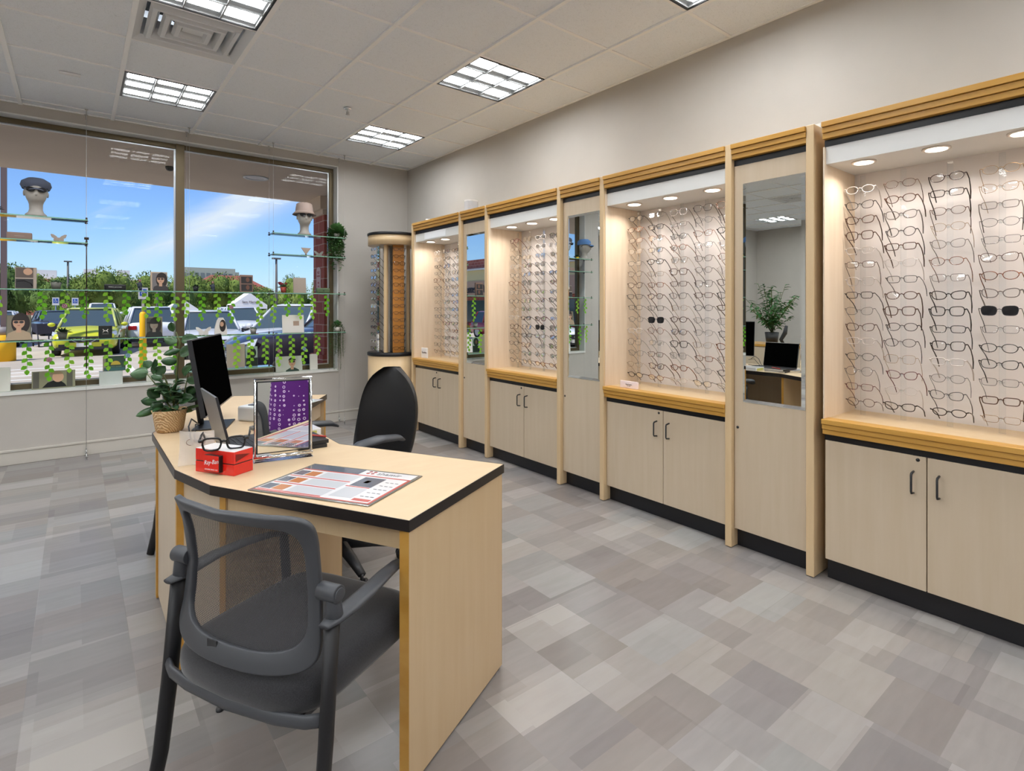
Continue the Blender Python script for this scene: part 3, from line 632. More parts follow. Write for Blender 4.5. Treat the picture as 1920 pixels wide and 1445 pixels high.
def guest_chair(loc, rz, label):
    t = thing('guest_chair', label, 'chair', (*loc, 0), rz=rz, group='black mesh back guest chairs at the desk')
    n = 64; ou = ring(1, 1, 1, p=9); inn = ring(.865, .78, .86, p=6)
    vs = [S(*p) for p in ou] + [S(*p) for p in inn]
    b = MB().add(vs, [(i, (i + 1) % n, n + (i + 1) % n, n + i) for i in range(n)], 0, True)
    b.build('back_frame', grey_pl, t, solid=.016, bevel=.004)
    rings = [[(u * k, .5 + (v - .5) * k) for u, v in inn] for k in (1.03, .8, .55, .3, .08)]
    vs = [S(*p) + Vector((0, .004, 0)) for r_ in rings for p in r_]; fs = []
    for q in range(len(rings) - 1): fs += [(q * n + i, q * n + (i + 1) % n, (q + 1) * n + (i + 1) % n, (q + 1) * n + i) for i in range(n)]
    fs.append(tuple(range((len(rings) - 1) * n, len(rings) * n)))
    MB().add(vs, fs, 0, True).build('mesh_panel', meshm, t)
    c_ = S(-.22, .09) + Vector((0, -.009, 0)); MB().box(-.016, .016, -.0015, .0015, -.012, .012).build('latch_plate', blackp, t, loc=c_)
    # seat cushion
    lev = [(.362, .90), (.366, .955), (.38, .99), (.40, 1.0), (.42, .995), (.436, .965), (.447, .91), (.454, .80), (.457, .55), (.458, .25)]; nq = 56; vs = []
    for z, k in lev:
        for q in range(nq):
            a = 2 * pi * q / nq; c_, s_ = cos(a), sin(a); e = 2 / 5.5
            X = (abs(c_) ** e) * (1 if c_ > 0 else -1) * (.242 - .008 * s_) * k; Y = .185 + (abs(s_) ** e) * (1 if s_ > 0 else -1) * .238 * k
            if s_ < 0: Y -= .028 * k * (1 - (X / .242) ** 2) * min(1, -s_ * 1.2)
            vs.append((X, Y, z - (.018 * max(0, (Y - .33) / .1) ** 2 if z > .4 else 0)))
    m_ = len(lev); b = MB().add(vs, [(i * nq + q, i * nq + (q + 1) % nq, (i + 1) * nq + (q + 1) % nq, (i + 1) * nq + q) for i in range(m_ - 1) for q in range(nq)] + [tuple(range(nq))[::-1], tuple(range((m_ - 1) * nq, m_ * nq))], 0, True)
    b.build('seat', fabric, t)
    # seat pan band round the back
    pts = [(-.262, -.035, .372), (-.225, -.050, .366), (-.15, -.062, .362), (0, -.070, .360), (.15, -.062, .362), (.225, -.050, .366), (.262, -.035, .372)]
    b = MB().tube(pts, .017, 8, flat=.5, up=(0, 1, 0)); b.box(-.20, .20, -.05, .40, .348, .361)
    b.tube([(-.235, .40, .36), (0, .42, .345), (.235, .40, .36)], .011, 8); b.build('seat_frame', grey_pl, t)
    for s in (-1, 1):
        MB().tube([(s * .264, -.004, .585), (s * .267, -.028, .32), (s * .270, -.050, .14), (s * .274, -.080, .004)], [.022, .022, .021, .019], 10, flat=.62, up=(1, 0, 0)).build('leg', leg_m, t)
        MB().tube([(s * .238, .32, .575), (s * .244, .345, .33), (s * .25, .365, .14), (s * .255, .40, .004)], [.016, .018, .018, .015], 10, flat=.62, up=(1, 0, 0)).build('leg', leg_m, t)
        MB().tube([(s * .266, -.035, .583), (s * .266, .0, .584), (s * .270, .05, .590), (s * .270, .11, .597), (s * .258, .19, .600), (s * .243, .27, .595), (s * .236, .325, .58)], [.015, .024, .026, .025, .023, .020, .012], 12, flat=.40, up=(0, 0, 1)).build('armrest', grey_pl, t)
        b = MB().cyl((s * .225, .0, .643), (s * .280, .0, .643), .0205, n=28); b.cyl((s * .280, 0, .643), (s * .283, 0, .643), .015, n=24)
        b.tube([(s * .262, 0, .635), (s * .264, .002, .585)], [.016, .021], 14).build('pivot', grey_pl, t, bevel=.003)
    return t
guest_chair((.340, 1.516), R(27.4 - 90), 'black guest chair with see through mesh back in the foreground at the near desk end')
guest_chair((.524, 3.714), R(-34 - 90), 'black guest chair behind the plant, only one leg and seat edge showing')
# ============================================================ OFFICE CHAIR
leather = mat('black_leather', (.012, .012, .013), .38)
t = thing('office_chair', 'black leather swivel chair with tall oval back and grey armrests behind the desk', 'chair', (1.025, 2.76, 0), rz=R(194 - 90))
def bk(u, v, off):
    a = (v * 2 - 1); z = .43 + .545 * v; w = .24 * max(0, 1 - (abs(a + .15) / 1.15) ** 2.7) ** .55
    w = max(w, .05); x = (u * 2 - 1); ang = x * pi / 2
    return (w * sin(ang), -.27 - .10 * v + .06 * (abs(x) ** 2) - .02 * sin(v * pi) + off * cos(ang) * sqrt(max(0, sin(pi * min(1, max(0, v * .98 + .01))))), z)
b = MB(); b.grid(lambda u, v: bk(u, v, .045), 20, 22); b.grid(lambda u, v: bk(u, v, -.02), 20, 22); b.build('backrest', leather, t, bevel=0)
b = MB().lathe([(.01, .43), (.2, .43), (.25, .45), (.255, .48), (.235, .505), (.15, .515), (.01, .51)], 0, .0, 36, sx=1, sy=.98); b.build('seat', leather, t)
MB().box(-.03, .03, -.32, -.1, .395, .41).tube([(0, -.3, .4), (0, -.315, .5), (0, -.31, .62)], .022, 8, flat=1.6).build('back_bracket', blackp, t)
MB().cyl((0, 0, .10), (0, 0, .30), .03).cyl((0, 0, .3), (0, 0, .4), .018).box(-.1, .1, -.1, .1, .40, .43).build('gas_cylinder', blackp, t)
b = MB()
for k in range(5):
    a = R(72 * k + 20); b.tube([(cos(a) * .02, sin(a) * .02, .115), (cos(a) * .16, sin(a) * .16, .10), (cos(a) * .30, sin(a) * .30, .075)], [.035, .028, .02], 8, flat=.7, up=(0, 0, 1))
b.build('base', blackp, t)
for k in range(5):
    a = R(72 * k + 20); x, y = cos(a) * .30, sin(a) * .30
    b = MB()
    for s in (-1, 1): b.cyl((x - sin(a) * s * .006, y + cos(a) * s * .006, .027), (x - sin(a) * s * .024, y + cos(a) * s * .024, .027), .0265, n=16)
    b.cyl((x, y, .03), (x, y, .075), .008).build('caster', blackp, t)
for s in (-1, 1):
    MB().tube([(s * .2, 0, .41), (s * .27, .0, .44), (s * .29, .0, .55), (s * .285, .01, .64)], .018, 8, flat=1.3).build('arm_post', blackp, t)
    MB().tube([(s * .27, -.17, .645), (s * .28, -.13, .665), (s * .285, -.02, .678), (s * .275, .08, .668), (s * .25, .13, .64)], [.02, .04, .046, .044, .028], 14, flat=.38, up=(0, 0, 1)).build('armrest', grey_pl, t)
# ============================================================ THINGS ON THE DESK
def on_desk(a, b): x, y = WP(a, b); return x, y
# -- counter mat
t = thing('counter_mat', 'clear topped lens chart desk mat with red headings lying on the near wing', 'desk mat', (*WP(.170, .397), ZT), rz=R(27.4 - 90 + 4))
Wm, Hm = .445, .30     # x reads along the long side
MB().box(-Wm / 2, Wm / 2, -Hm / 2, Hm / 2, .0005, .004).build('mat_sheet', mat('mat_grey_edge', s2l(120, 118, 112), .12, coat=.6), t, bevel=.0015)
def pr_(x0, x1, y0, y1, m, z=.0043, nm='printed_block', par=None): return MB().box(-Wm / 2 + x0 * Wm, -Wm / 2 + x1 * Wm, -Hm / 2 + y0 * Hm, -Hm / 2 + y1 * Hm, z - .0003, z).build(nm, m, par or t)
pw = mat('print_white', s2l(232, 232, 234), .12, coat=.6); prd = mat('print_red', s2l(204, 104, 98), .12, coat=.6); pdk = mat('print_slate', s2l(104, 110, 124), .12, coat=.6); pg = mat('print_pale_grey', s2l(206, 208, 214), .12, coat=.6); pskin = mat('print_skin', s2l(196, 128, 84), .12, coat=.6); pin = mat('print_ink', s2l(90, 90, 95), .3)  # mat print colours paled: washed-out window glare put into the colour
sheet = pr_(.03, .975, .03, .965, pw, .0042, 'printed_sheet')
for a in [(.03, .52, .80, .965, pdk), (.03, .975, .775, .80, prd), (.03, .975, .03, .05, prd), (.965, .985, .03, .80, prd), (.62, .80, .45, .74, pdk), (.68, .72, .56, .64, pskin), (.60, .80, .42, .44, prd), (.82, .955, .08, .14, prd), (.62, .80, .12, .40, pg)] + \
    [(.04, .58, y, y + .022, prd) for y in (.53, .29, .06)] + [(.04, .13, y, y + .15, pdk) for y in (.58, .34, .10)] + [(.14, .24, y, y + .15, pskin) for y in (.58, .34, .10)] + [(.27, .58, y, y + .18, pg) for y in (.57, .33, .09)]:
    pr_(*a, par=sheet, z=.0046)
b = MB()
for i in range(5):
    for k in range(3): b.box(-Wm / 2 + (.835 + k * .04) * Wm, -Wm / 2 + (.86 + k * .04) * Wm, -Hm / 2 + (.2 + i * .11) * Hm, -Hm / 2 + (.212 + i * .11) * Hm, .0044, .0048)
b.build('printed_lines', pin, sheet)
b = MB()
for dx, dy in ((0, 0), (.018, 0), (0, -.018), (.018, -.018)): b.cyl((.035 + dx, .128 + dy, .0044), (.035 + dx, .128 + dy, .0048), .0065, n=12)
b.build('logo_dots', prd, sheet)
text('lettering', 'shamir', .034, pin, sheet, (.115, .117, .0046), (0, 0, 0), .0002)
# -- red eyewear box
red = mat('red_lacquer', s2l(222, 34, 26), .14, coat=.5); rblk = mat('box_black', (.01, .01, .01), .3)
t = thing('eyewear_case_box', 'glossy red display block with black logo plate, black glasses lying on top', 'box', (.412, 2.079, ZT + .0005), rz=R(120.2))   # x runs to the left rear corner
MB().box(0, .178, -.078, 0, 0, .037).build('lower_block', red, t, bevel=.0012)
MB().box(.001, .177, -.077, -.001, .037, .040).build('dark_joint', rblk, t)
up = MB().box(0, .178, -.078, 0, .040, .080).build('upper_block', red, t, bevel=.0012)
MB().box(.0015, .1765, -.0765, -.0015, .080, .0815).build('white_top', mat('box_white', s2l(242, 238, 236), .3), up)
MB().add([(-.0004, -.006, .046), (-.0004, -.006, .072), (-.0004, -.066, .062), (-.0004, -.006, .045)], [(0, 2, 1)]).build('notch_shade', mat('dark_red', s2l(120, 14, 12), .3), up)  # flat triangle, the shade of a recess put into its dark red
pl = MB().box(.050, .122, .0, .014, .010, .066).build('logo_plate', rblk, t, bevel=.001)
MB().box(.053, .122, .014, .0145, .012, .0655).build('plate_face', red, pl)
text('lettering', 'Ray-Ban', .0205, pw, pl, (.0875, .0147, .043), (pi / 2, R(-8), pi), .0004, .35)
text('lettering', 'GENUINE SINCE 1937', .0062, pw, pl, (.0875, .0147, .018), (pi / 2, 0, pi), .0003)
# -- big black glasses on the box
def straight_glasses(name, label, loc, rot, k=1.0, m=None, thick=.0026, dark=False, sh='square', cat='eyeglasses', group=None):
    t = thing(name, label, cat, loc, rot=rot, group=group); t.scale = (k,) * 3; m = m or FR['black']; a = SHP[sh][0]
    b = MB()
    for s_ in (-1, 1): b.tube(lens_pts(sh, s_), thick, 6, closed=True, up=(1, 0, 0))
    b.tube([(0, -.0335 + a * .98, .006), (-.002, 0, .009), (0, .0335 - a * .98, .006)], thick * 1.1, 6)
    for s_ in (-1, 1): b.tube([(.001, s_ * (.0335 + a * .9), .012), (.001, s_ * (.0335 + a + .008), .0125), (.008, s_ * (.0335 + a + .0095), .012)], [thick * 1.5, thick * 1.7, thick * 1.3], 6)
    b.build('frame', m, t)
    for s_ in (-1, 1):
        q = lens_pts(sh, s_, 20, .97); MB().add([(x - .0005, y, z) for x, y, z in q] + [(x + .001, y, z) for x, y, z in q], [tuple(range(20)), tuple(range(20, 40))[::-1]]).build('lens', tinted if dark else lens_m, t)
        y = s_ * (.0335 + a + .0095); MB().tube([(.008, y, .012), (.06, y + s_ * .001, .012), (.105, y, .010), (.125, y, -.002), (.142, y - s_ * .003, -.022)], [thick * 1.6, thick * 1.8, thick * 1.5, thick * 1.7, thick * 1.3], 6, flat=.5, up=(0, 1, 0)).build('temple', m, t)
    return t
straight_glasses('eyeglasses', 'thick black framed glasses resting on the red display block', (.392, 2.135, ZT + .0835 + .021), (0, R(-4), R(75)), 1.08, None, .0032)
# -- chrome framed tabletop mirror
p0, p1 = Vector((.506, 2.208)), Vector((.695, 2.173)); wv = (p1 - p0).length
t = thing('tabletop_mirror', 'chrome framed rectangular tabletop mirror standing behind the counter mat', 'mirror', (p0.x, p0.y, ZT), rz=atan2(p1.y - p0.y, p1.x - p0.x))
h = .305; b = MB()
for y in (-.006, .012): b.tube([(0, y, .006), (0, y, h), (wv, y, h), (wv, y, .006)], .0042, 8, closed=True)
b.build('frame', chrome, t); MB().box(.004, wv - .004, .001, .006, .03, h - .008).build('mirror_back', blackp, t)
MB().box(.009, wv - .009, -.0005, .001, .034, h - .012).build('mirror_glass', mirror_m, t)
MB().box(-.005, wv + .005, -.02, .035, 0, .004).cyl((-.005, -.006, .018), (wv + .005, -.006, .018), .007, n=12).build('base_bar', chrome, t)
text('lettering', 'Lafont', .022, mat('etched_grey', s2l(150, 140, 125), .5), t, (wv * .58, -.0012, .055), (pi / 2, 0, 0), .0002, .4)
# -- notebooks
for k, (dx, rz, lb) in enumerate(((0, 25, 'black notebook at the bottom of the small stack right of the tabletop mirror'), (.004, 31, 'black notebook on top of the small stack right of the tabletop mirror'))):
    t = thing('notebook', lb, 'notebook', (.745, 2.37 + dx, ZT + k * .0145), rz=R(rz + 60), group='notebooks beside the tabletop mirror')
    MB().box(-.09, .09, -.055, .055, 0, .002).box(-.09, .09, -.055, .055, .012, .014).box(-.09, -.087, -.055, .055, .002, .012).build('cover', blackp, t); MB().box(-.086, .088, -.053, .053, .002, .012).build('pages', pw, t)
tag(MB().tube([(.80, 2.315, ZT + .0345), (.735, 2.42, ZT + .0345)], .004, 8).build('pen', mat('pen_red', s2l(190, 60, 50), .4)), 'red pen lying on the black notebooks', 'pen')
# -- laptop
t = thing('laptop', 'open laptop seen from behind, grey lid with black edge, right of the monitor', 'laptop', (.455, 2.49, ZT))
MB().box(0, .235, -.16, .16, .002, .016).build('base', blackp, t, bevel=.003)
b = MB()
for i in range(5):
    for j in range(14): b.box(.03 + i * .019, .045 + i * .019, -.145 + j * .0208, -.128 + j * .0208, .016, .018)
tag(b.build('keyboard', mat('key_black', (.03, .03, .033), .5), t))
L_ = MB().box(-.004, .003, -.16, .16, 0, .23).build('lid', mat('laptop_grey', s2l(140, 142, 146), .35, .6), t, bevel=.0015, loc=(.0, 0, .012), rot=(0, R(-13), 0))
MB().box(.003, .0045, -.157, .157, .004, .226).build('screen', mat('black_screen', (.0015, .0015, .0015), .5, spec=.0), L_)
MB().box(-.0045, .0042, -.161, -.159, 0, .23).build('lid_edge', blackp, L_)
# -- monitor
mp0, mp1 = Vector((.378, 2.775)), Vector((.592, 3.345)); ml = (mp1 - mp0).length; mc = (mp0 + mp1) / 2
t = thing('computer_monitor', 'black flat computer monitor tilted back beside the potted plant', 'monitor', (mc.x, mc.y, ZT), rz=atan2(mp1.y - mp0.y, mp1.x - mp0.x))
# local x along the panel; the screen faces local -y
ps = MB().box(-ml / 2, ml / 2, -.008, .012, -.345, 0).build('display_housing', blackp, t, bevel=.003, loc=(0, .0, .43), rot=(R(-9), 0, 0))
MB().box(-ml / 2 + .003, ml / 2 - .003, -.0092, -.008, -.338, -.006).build('screen', mat('black_screen', (.0015, .0015, .0015), .5, spec=.0), ps)
MB().box(-ml / 2, ml / 2, -.0095, -.008, -.345, -.34).box(-.1, .1, .012, .035, -.27, -.1).build('chin_strip', steel, ps)
MB().tube([(0, .03, .25), (0, .038, .15), (0, .02, .01)], .012, 8, flat=2.6, up=(1, 0, 0)).build('stand_neck', blackp, t)
MB().box(-.12, .10, -.11, .035, 0, .008).build("stand_base", blackp, t, bevel=.003)
# -- cables
tag(MB().tube([(.41, 2.80, .80), (.385, 2.77, .825), (.37, 2.74, .80), (.375, 2.71, .742), (.41, 2.69, .740), (.44, 2.76, .742), (.40, 2.83, .742)], .003, 8).tube([(.42, 2.82, .79), (.40, 2.77, .80), (.39, 2.72, .742), (.43, 2.675, .742), (.47, 2.72, .741)], .0026, 8).tube([(.37, 2.70, .741), (.42, 2.73, .743), (.46, 2.69, .741), (.50, 2.74, .741)], .0026, 8).build('cable', blackp), 'tangle of black cables between the plant pot and monitor', 'cable')
# -- clear pouch with drawn glasses
t = thing('lens_cloth_pouch', 'clear plastic pouch with a glasses drawing leaning left of the red box', 'pouch', (.338, 2.318, ZT + .001), rz=R(-62 + 40))
pm = mat('frosted_film', s2l(226, 222, 216), .3, alpha=.42)
b = MB(); b.grid(lambda u, v: (-.055 + .11 * u, .012 * sin(u * 5 + v * 3) - .018 * (1 - v), .002 + v * .125 - .012 * u * v), 10, 8); b.grid(lambda u, v: (-.055 + .11 * u, .006 + .02 * (1 - v) + .006 * sin(u * 7), .002 + v * .118), 10, 8)
b.build('film', pm, t)
b = MB()
for s in (-1, 1): b.tube([(s * .017 + .0125 * cos(a), -.012, .085 + .0105 * sin(a)) for a in [2 * pi * k / 20 for k in range(20)]], .0011, 5, closed=True)
b.tube([(-.005, -.012, .088), (0, -.012, .09), (.005, -.012, .088)], .0011, 5); b.build('glasses_print', mat('print_taupe', s2l(140, 120, 112), .5), t)
# -- papers, phone, scanner on the middle section
def sheet_(name, label, cat, x, y, rz, w, h, t_, m, group=None, z=ZT):
    return tag(MB().box(-w / 2, w / 2, -h / 2, h / 2, 0, t_).build(name, m, loc=(x, y, z), rot=(0, 0, R(rz))), label, cat, group)
for i, (x, y, rz, z) in enumerate(((.62, 2.27, 12, .0005), (.60, 2.265, 30, .0016),)):
    sheet_('paper_sheet', ['white printed sheet lying flat behind the red box', 'white printed sheet askew on top of another behind the red box'][i], 'paper', x - .15, y + .06 - i * .0, rz, .21, .14, .001, pw, 'papers on the desk', ZT + z)
sheet_('paper_sheet', 'added white sheet standing in for glare on the far desk wing', 'paper', 1.0, 3.50, 40, .22, .3, .001, pw, 'papers on the desk', ZT + .0005)  # white sheet added to stand in for the glare on this wing
t = thing('document_scanner', 'white document scanner with a black roller bar on the desk behind the laptop', 'scanner', (.80, 3.09, ZT), rz=R(32))
MB().box(-.15, .15, -.09, .09, 0, .075).build('body', mat('device_white', s2l(226, 228, 230), .35), t, bevel=.01)
MB().cyl((-.14, -.095, .062), (.10, -.095, .062), .017, n=16).build('roller_bar', blackp, t); MB().box(-.05, .0, -.05, .09, .075, .078).box(-.12, -.07, .0, .05, .075, .079).build('button_strip', mat('slate_grey', s2l(90, 96, 106), .4), t)
t = thing('calculator', 'grey desk calculator lying in front of the white scanner', 'calculator', (.70, 2.80, ZT), rz=R(10))
MB().box(-.07, .07, -.045, .045, 0, .016).build('case', mat('calculator_grey', s2l(120, 120, 118), .5), t, bevel=.004); MB().box(-.06, .06, -.035, .035, .016, .018).build('key_pad', mat('slate_grey', s2l(90, 96, 106), .4), t)
t = thing('paper_box', 'flat white carton with a yellow note lying beside the laptop', 'box', (.775, 2.60, ZT), rz=R(2))
MB().box(-.07, .07, -.09, .09, 0, .03).build('carton', pw, t, bevel=.002); MB().box(-.05, .05, -.0915, -.09, .004, .022).build('yellow_note', mat('note_yellow', s2l(204, 200, 110), .6), t)
# ---- plant
def leafm(b, base, dirv, ln, w, droop=.3, curl=.12, mi=0, roll=0):
    d = Vector(dirv).normalized(); up = Vector((0, 0, 1)); sd = d.cross(up); sd = sd.normalized() if sd.length > .05 else Vector((1, 0, 0))
    nn = sd.cross(d); sd = (Matrix.Rotation(roll, 3, d) @ sd); nn = sd.cross(d)
    def fn(u, v):
        s = u; x = (v * 2 - 1); ww = w * (sin(pi * min(1, s ** .85)) ** .65) * .5 if 0 < s < 1 else 0
        return Vector(base) + d * (s * ln) + sd * (x * ww) + nn * (curl * ww * x * x * 2) + Vector((0, 0, -droop * ln * s * s))
    b.grid(fn, 7, 4, mi)
px, py = .335, 3.03
t = thing('potted_plant', 'broad leaved green plant in a woven straw basket on the desk', 'plant', (px, py, ZT))
bask = mat('woven_straw', s2l(206, 170, 122), .8)
N, L, bb_ = nodes(bask); wv_ = N.new('ShaderNodeTexWave'); wv_.wave_type = 'BANDS'; wv_.bands_direction = 'DIAGONAL'; wv_.inputs['Scale'].default_value = 55; wv_.inputs['Distortion'].default_value = 6; wv_.inputs['Detail'].default_value = 2
tc = N.new('ShaderNodeTexCoord'); L.new(tc.outputs['Object'], wv_.inputs[0]); cr = N.new('ShaderNodeValToRGB'); cr.color_ramp.elements[0].color = (*s2l(176, 136, 92), 1); cr.color_ramp.elements[1].color = (*s2l(226, 196, 152), 1)
L.new(wv_.outputs['Fac'], cr.inputs[0]); L.new(cr.outputs[0], bb_.inputs['Base Color']); bp = N.new('ShaderNodeBump'); bp.inputs['Strength'].default_value = .7; bp.inputs['Distance'].default_value = .004; L.new(wv_.outputs['Fac'], bp.inputs['Height']); L.new(bp.outputs[0], bb_.inputs['Normal'])
MB().lathe([(.001, .001), (.048, .001), (.055, .008), (.060, .04), (.066, .085), (.072, .102), (.068, .102), (.060, .085), (.001, .08)], n=36).build('basket', bask, t)
b = MB(); st = MB(); rg = random.Random(5)
def vv(u_, v_, dd=2.56):   # a branch tip, given on the picture at the pot's depth
    r_ = Vector((0.6403 + (u_ - 1002.4) / 1033.45 * .7681, .7681 - (u_ - 1002.4) / 1033.45 * .6403, -(v_ - 575.5) / 1033.45)) * dd + Vector((0, 0, 1.307)); return r_ - Vector((px, py, ZT))
view = Vector((.14, .99, 0)); rt = Vector((.99, -.14, 0))
def leaf2(at, ang, ln, w, face=0, mi=0, dep=0.0):
    # leaf lying mostly across the view, ang in picture plane (deg, 0 = right, 90 = up)
    d = rt * cos(R(ang)) + Vector((0, 0, 1)) * sin(R(ang)) + view * dep
    leafm(b, at, d, ln, w, .12, .25, mi, R(face))
branches = [((318, 762), (300, 730), (275, 700)), ((325, 762), (330, 720), (333, 678), (337, 640), (330, 622)), ((330, 762), (345, 740), (352, 705)), ((322, 764), (310, 752), (290, 765)), ((328, 764), (312, 715), (305, 700))]
for br in branches: st.tube([vv(*p) for p in br], [.004] * (len(br) - 1) + [.002], 6)
LV = [((278, 698), 178, .075, .06), ((280, 690), 120, .05, .045), ((284, 692), 75, .06, .035), ((290, 700), 45, .065, .05), ((288, 702), 100, .045, .03),
      ((325, 622), 100, .055, .032), ((332, 642), 150, .06, .045), ((338, 655), 190, .07, .03), ((340, 640), 20, .08, .05), ((338, 668), 40, .09, .055), ((334, 676), 170, .07, .045), ((345, 688), 5, .06, .04),
      ((305, 708), 160, .05, .035), ((335, 712), 95, .07, .045), ((345, 705), 60, .07, .05), ((350, 715), 10, .05, .04), ((300, 745), 130, .07, .05), ((295, 752), 165, .065, .045), ((310, 735), 120, .06, .05), ((296, 764), 190, .09, .038),
      ((318, 755), 80, .08, .06), ((325, 758), 60, .085, .06), ((335, 755), 30, .075, .055), ((345, 750), 15, .06, .05), ((340, 765), 350, .05, .03), ((312, 760), 250, .05, .06), ((330, 768), 280, .045, .055), ((322, 765), 265, .05, .055), ((305, 755), 215, .06, .05), ((350, 738), 50, .05, .045), ((315, 742), 100, .06, .05), ((330, 735), 85, .06, .045), ((348, 765), 20, .07, .02)]
for i, ((u_, v_), a_, ln, w) in enumerate(LV):
    leaf2(vv(u_, v_, 2.56 + rg.uniform(-.03, .03)), a_, ln, w, 90 + rg.uniform(-38, 38), i % 3 == 0, rg.uniform(-.5, .5))
for i in range(26):
    a = rg.uniform(0, 2 * pi); z = rg.uniform(.1, .22); r_ = rg.uniform(.0, .03)
    leafm(b, (cos(a) * r_, sin(a) * r_, z), (cos(a), sin(a), rg.uniform(.1, .9)), rg.uniform(.05, .075), rg.uniform(.035, .05), .3, .2, i % 2)
st.build('stem', mat('plant_stem', s2l(84, 92, 48), .6), t)
b.build('foliage', [leafg, noisy(mat('glossy_leaf_pale', (.1, .2, .08), .3), s2l(62, 92, 60), s2l(88, 120, 84), 30)], t, solid=.0008)
# ---- person beside the camera (seen only in the tabletop mirror) and a tripod
dress = mat('purple_ring_print', s2l(84, 30, 110), .8); N, L, bb_ = nodes(dress)
tc = N.new('ShaderNodeTexCoord'); vo = N.new('ShaderNodeTexVoronoi'); vo.inputs['Scale'].default_value = 27; vo.inputs['Randomness'].default_value = .2
cr = N.new('ShaderNodeValToRGB'); e = cr.color_ramp.elements; cr.color_ramp.interpolation = 'CONSTANT'; e[0].position = 0; e[0].color = (*s2l(96, 36, 128), 1); e[1].position = .17; e[1].color = (*s2l(228, 196, 232), 1); k = e.new(.33); k.color = (*s2l(96, 32, 124), 1)
L.new(tc.outputs['Object'], vo.inputs[0]); L.new(vo.outputs['Distance'], cr.inputs[0]); L.new(cr.outputs[0], bb_.inputs['Base Color'])
skin = mat('skin', s2l(196, 150, 122), .5); hairm = mat('dark_hair', s2l(40, 28, 22), .5)
t = thing('person', 'person in a purple ring print dress, seen only in the tabletop mirror', 'person', (.46, -.52, 0), rz=0)
def skinned(name, vs, es, rs, m, par, sub=2):
    me = bpy.data.meshes.new(name); me.from_pydata(vs, es, []); o = bpy.data.objects.new(name, me); C.objects.link(o); o.parent = par; me.materials.append(m)
    sk = o.modifiers.new('skin', 'SKIN'); sk.use_smooth_shade = True; o.modifiers.new('sub', 'SUBSURF').render_levels = sub
    for i, r_ in enumerate(rs): me.skin_vertices[0].data[i].radius = (r_, r_ * .8) if not isinstance(r_, tuple) else r_
    me.skin_vertices[0].data[0].use_root = True; return o
V = [(0, 0, .92), (0, 0, 1.10), (0, 0, 1.30), (0, 0, 1.40), (0, .01, 1.47), (0, .02, 1.56), (0, .02, 1.65),
     (.16, 0, 1.36), (.24, .02, 1.12), (.20, .16, .98), (-.16, 0, 1.36), (-.24, .02, 1.12), (-.20, .16, .98),
     (.09, 0, .86), (.10, .01, .48), (.10, -.01, .09), (.10, .12, .03), (-.09, 0, .86), (-.10, .01, .48), (-.10, -.01, .09), (-.10, .12, .03)]
E_ = [(0, 1), (1, 2), (2, 3), (3, 4), (4, 5), (5, 6), (3, 7), (7, 8), (8, 9), (3, 10), (10, 11), (11, 12), (0, 13), (13, 14), (14, 15), (15, 16), (0, 17), (17, 18), (18, 19), (19, 20)]
Rr = [.12, .10, .11, .08, .05, .085, .075, .05, .038, .028, .05, .038, .028, .08, .055, .035, .03, .08, .055, .035, .03]
skinned('body', V, E_, Rr, skin, t)
MB().lathe([(.24, .12), (.22, .42), (.20, .75), (.155, .98), (.13, 1.10), (.145, 1.25), (.15, 1.34), (.09, 1.43), (.07, 1.44)], n=32, sx=1.1, sy=.85).build('dress', dress, t)
MB().ball((0, .0, 1.64), .095, .105, .11, 20).ball((0, -.05, 1.52), .09, .06, .14, 16).build('hair', hairm, t)
fa = MB()
for s in (-1, 1): fa.ball((s * .032, .098, 1.615), .011, .006, .006, 8)
fa.ball((0, .108, 1.585), .010, .014, .016, 8).ball((0, .098, 1.55), .02, .006, .005, 8).build('face_features', mat('face_dark', s2l(120, 70, 60), .5), t)
for s in (-1, 1):
    hb = MB().ball((s * .195, .20, .965), .03, .045, .016, 12)
    for k in range(4): hb.tube([(s * (.175 + k * .013), .235, .965), (s * (.175 + k * .013), .262, .958), (s * (.177 + k * .013), .278 - abs(k - 1.5) * .006, .945)], [.008, .007, .006], 6)
    hb.tube([(s * .172, .20, .965), (s * .158, .222, .96), (s * .156, .242, .955)], [.009, .008, .007], 6); hb.build('hand', skin, t)
t = thing('tripod', 'slim metal tripod behind the camera, glimpsed in the tabletop mirror', 'light stand', (.74, -.10, 0))
MB().cyl((0, 0, .02), (0, 0, 1.55), .011).cyl((0, 0, 1.5), (0, 0, 1.62), .02).build('pole', steel, t)
for k in range(3):
    a = R(200 + 120 * k); MB().cyl((cos(a) * .012, sin(a) * .012, 1.18), (cos(a) * .30, sin(a) * .30, .012), .009).build('leg', steel, t)
# ============================================================ LEFT SIDE OF THE ROOM (seen in the cabinet mirrors)
t = thing('low_cabinet', 'low maple cabinet on the left side of the room, seen in the nearest mirror', 'cabinet', (-2.1, 3.55, 0))
MB().box(-.25, .25, -1.2, 1.2, .08, .76).build('carcass', maple, t); MB().box(-.27, .27, -1.22, 1.22, .76, .79).build('worktop', gold_m, t, bevel=.002); MB().box(-.22, .22, -1.18, 1.18, 0, .08).build('toe_kick', black_m, t)
for k in range(4): d = MB().box(.25, .268, -1.19 + k * .6, -.605 + k * .6, .09, .75).build('door', door_m, t, bevel=.001)
t = thing('leafy_bush', 'leafy artificial green bush in a dark pot seen in the nearest cabinet mirror', 'plant', (-2.1, 3.86, .79))
MB().lathe([(.001, .001), (.075, .001), (.095, .16), (.085, .16), (.08, .13), (.001, .13)], n=24).build('pot', blackp, t)
b = MB(); st = MB(); rg = random.Random(3)
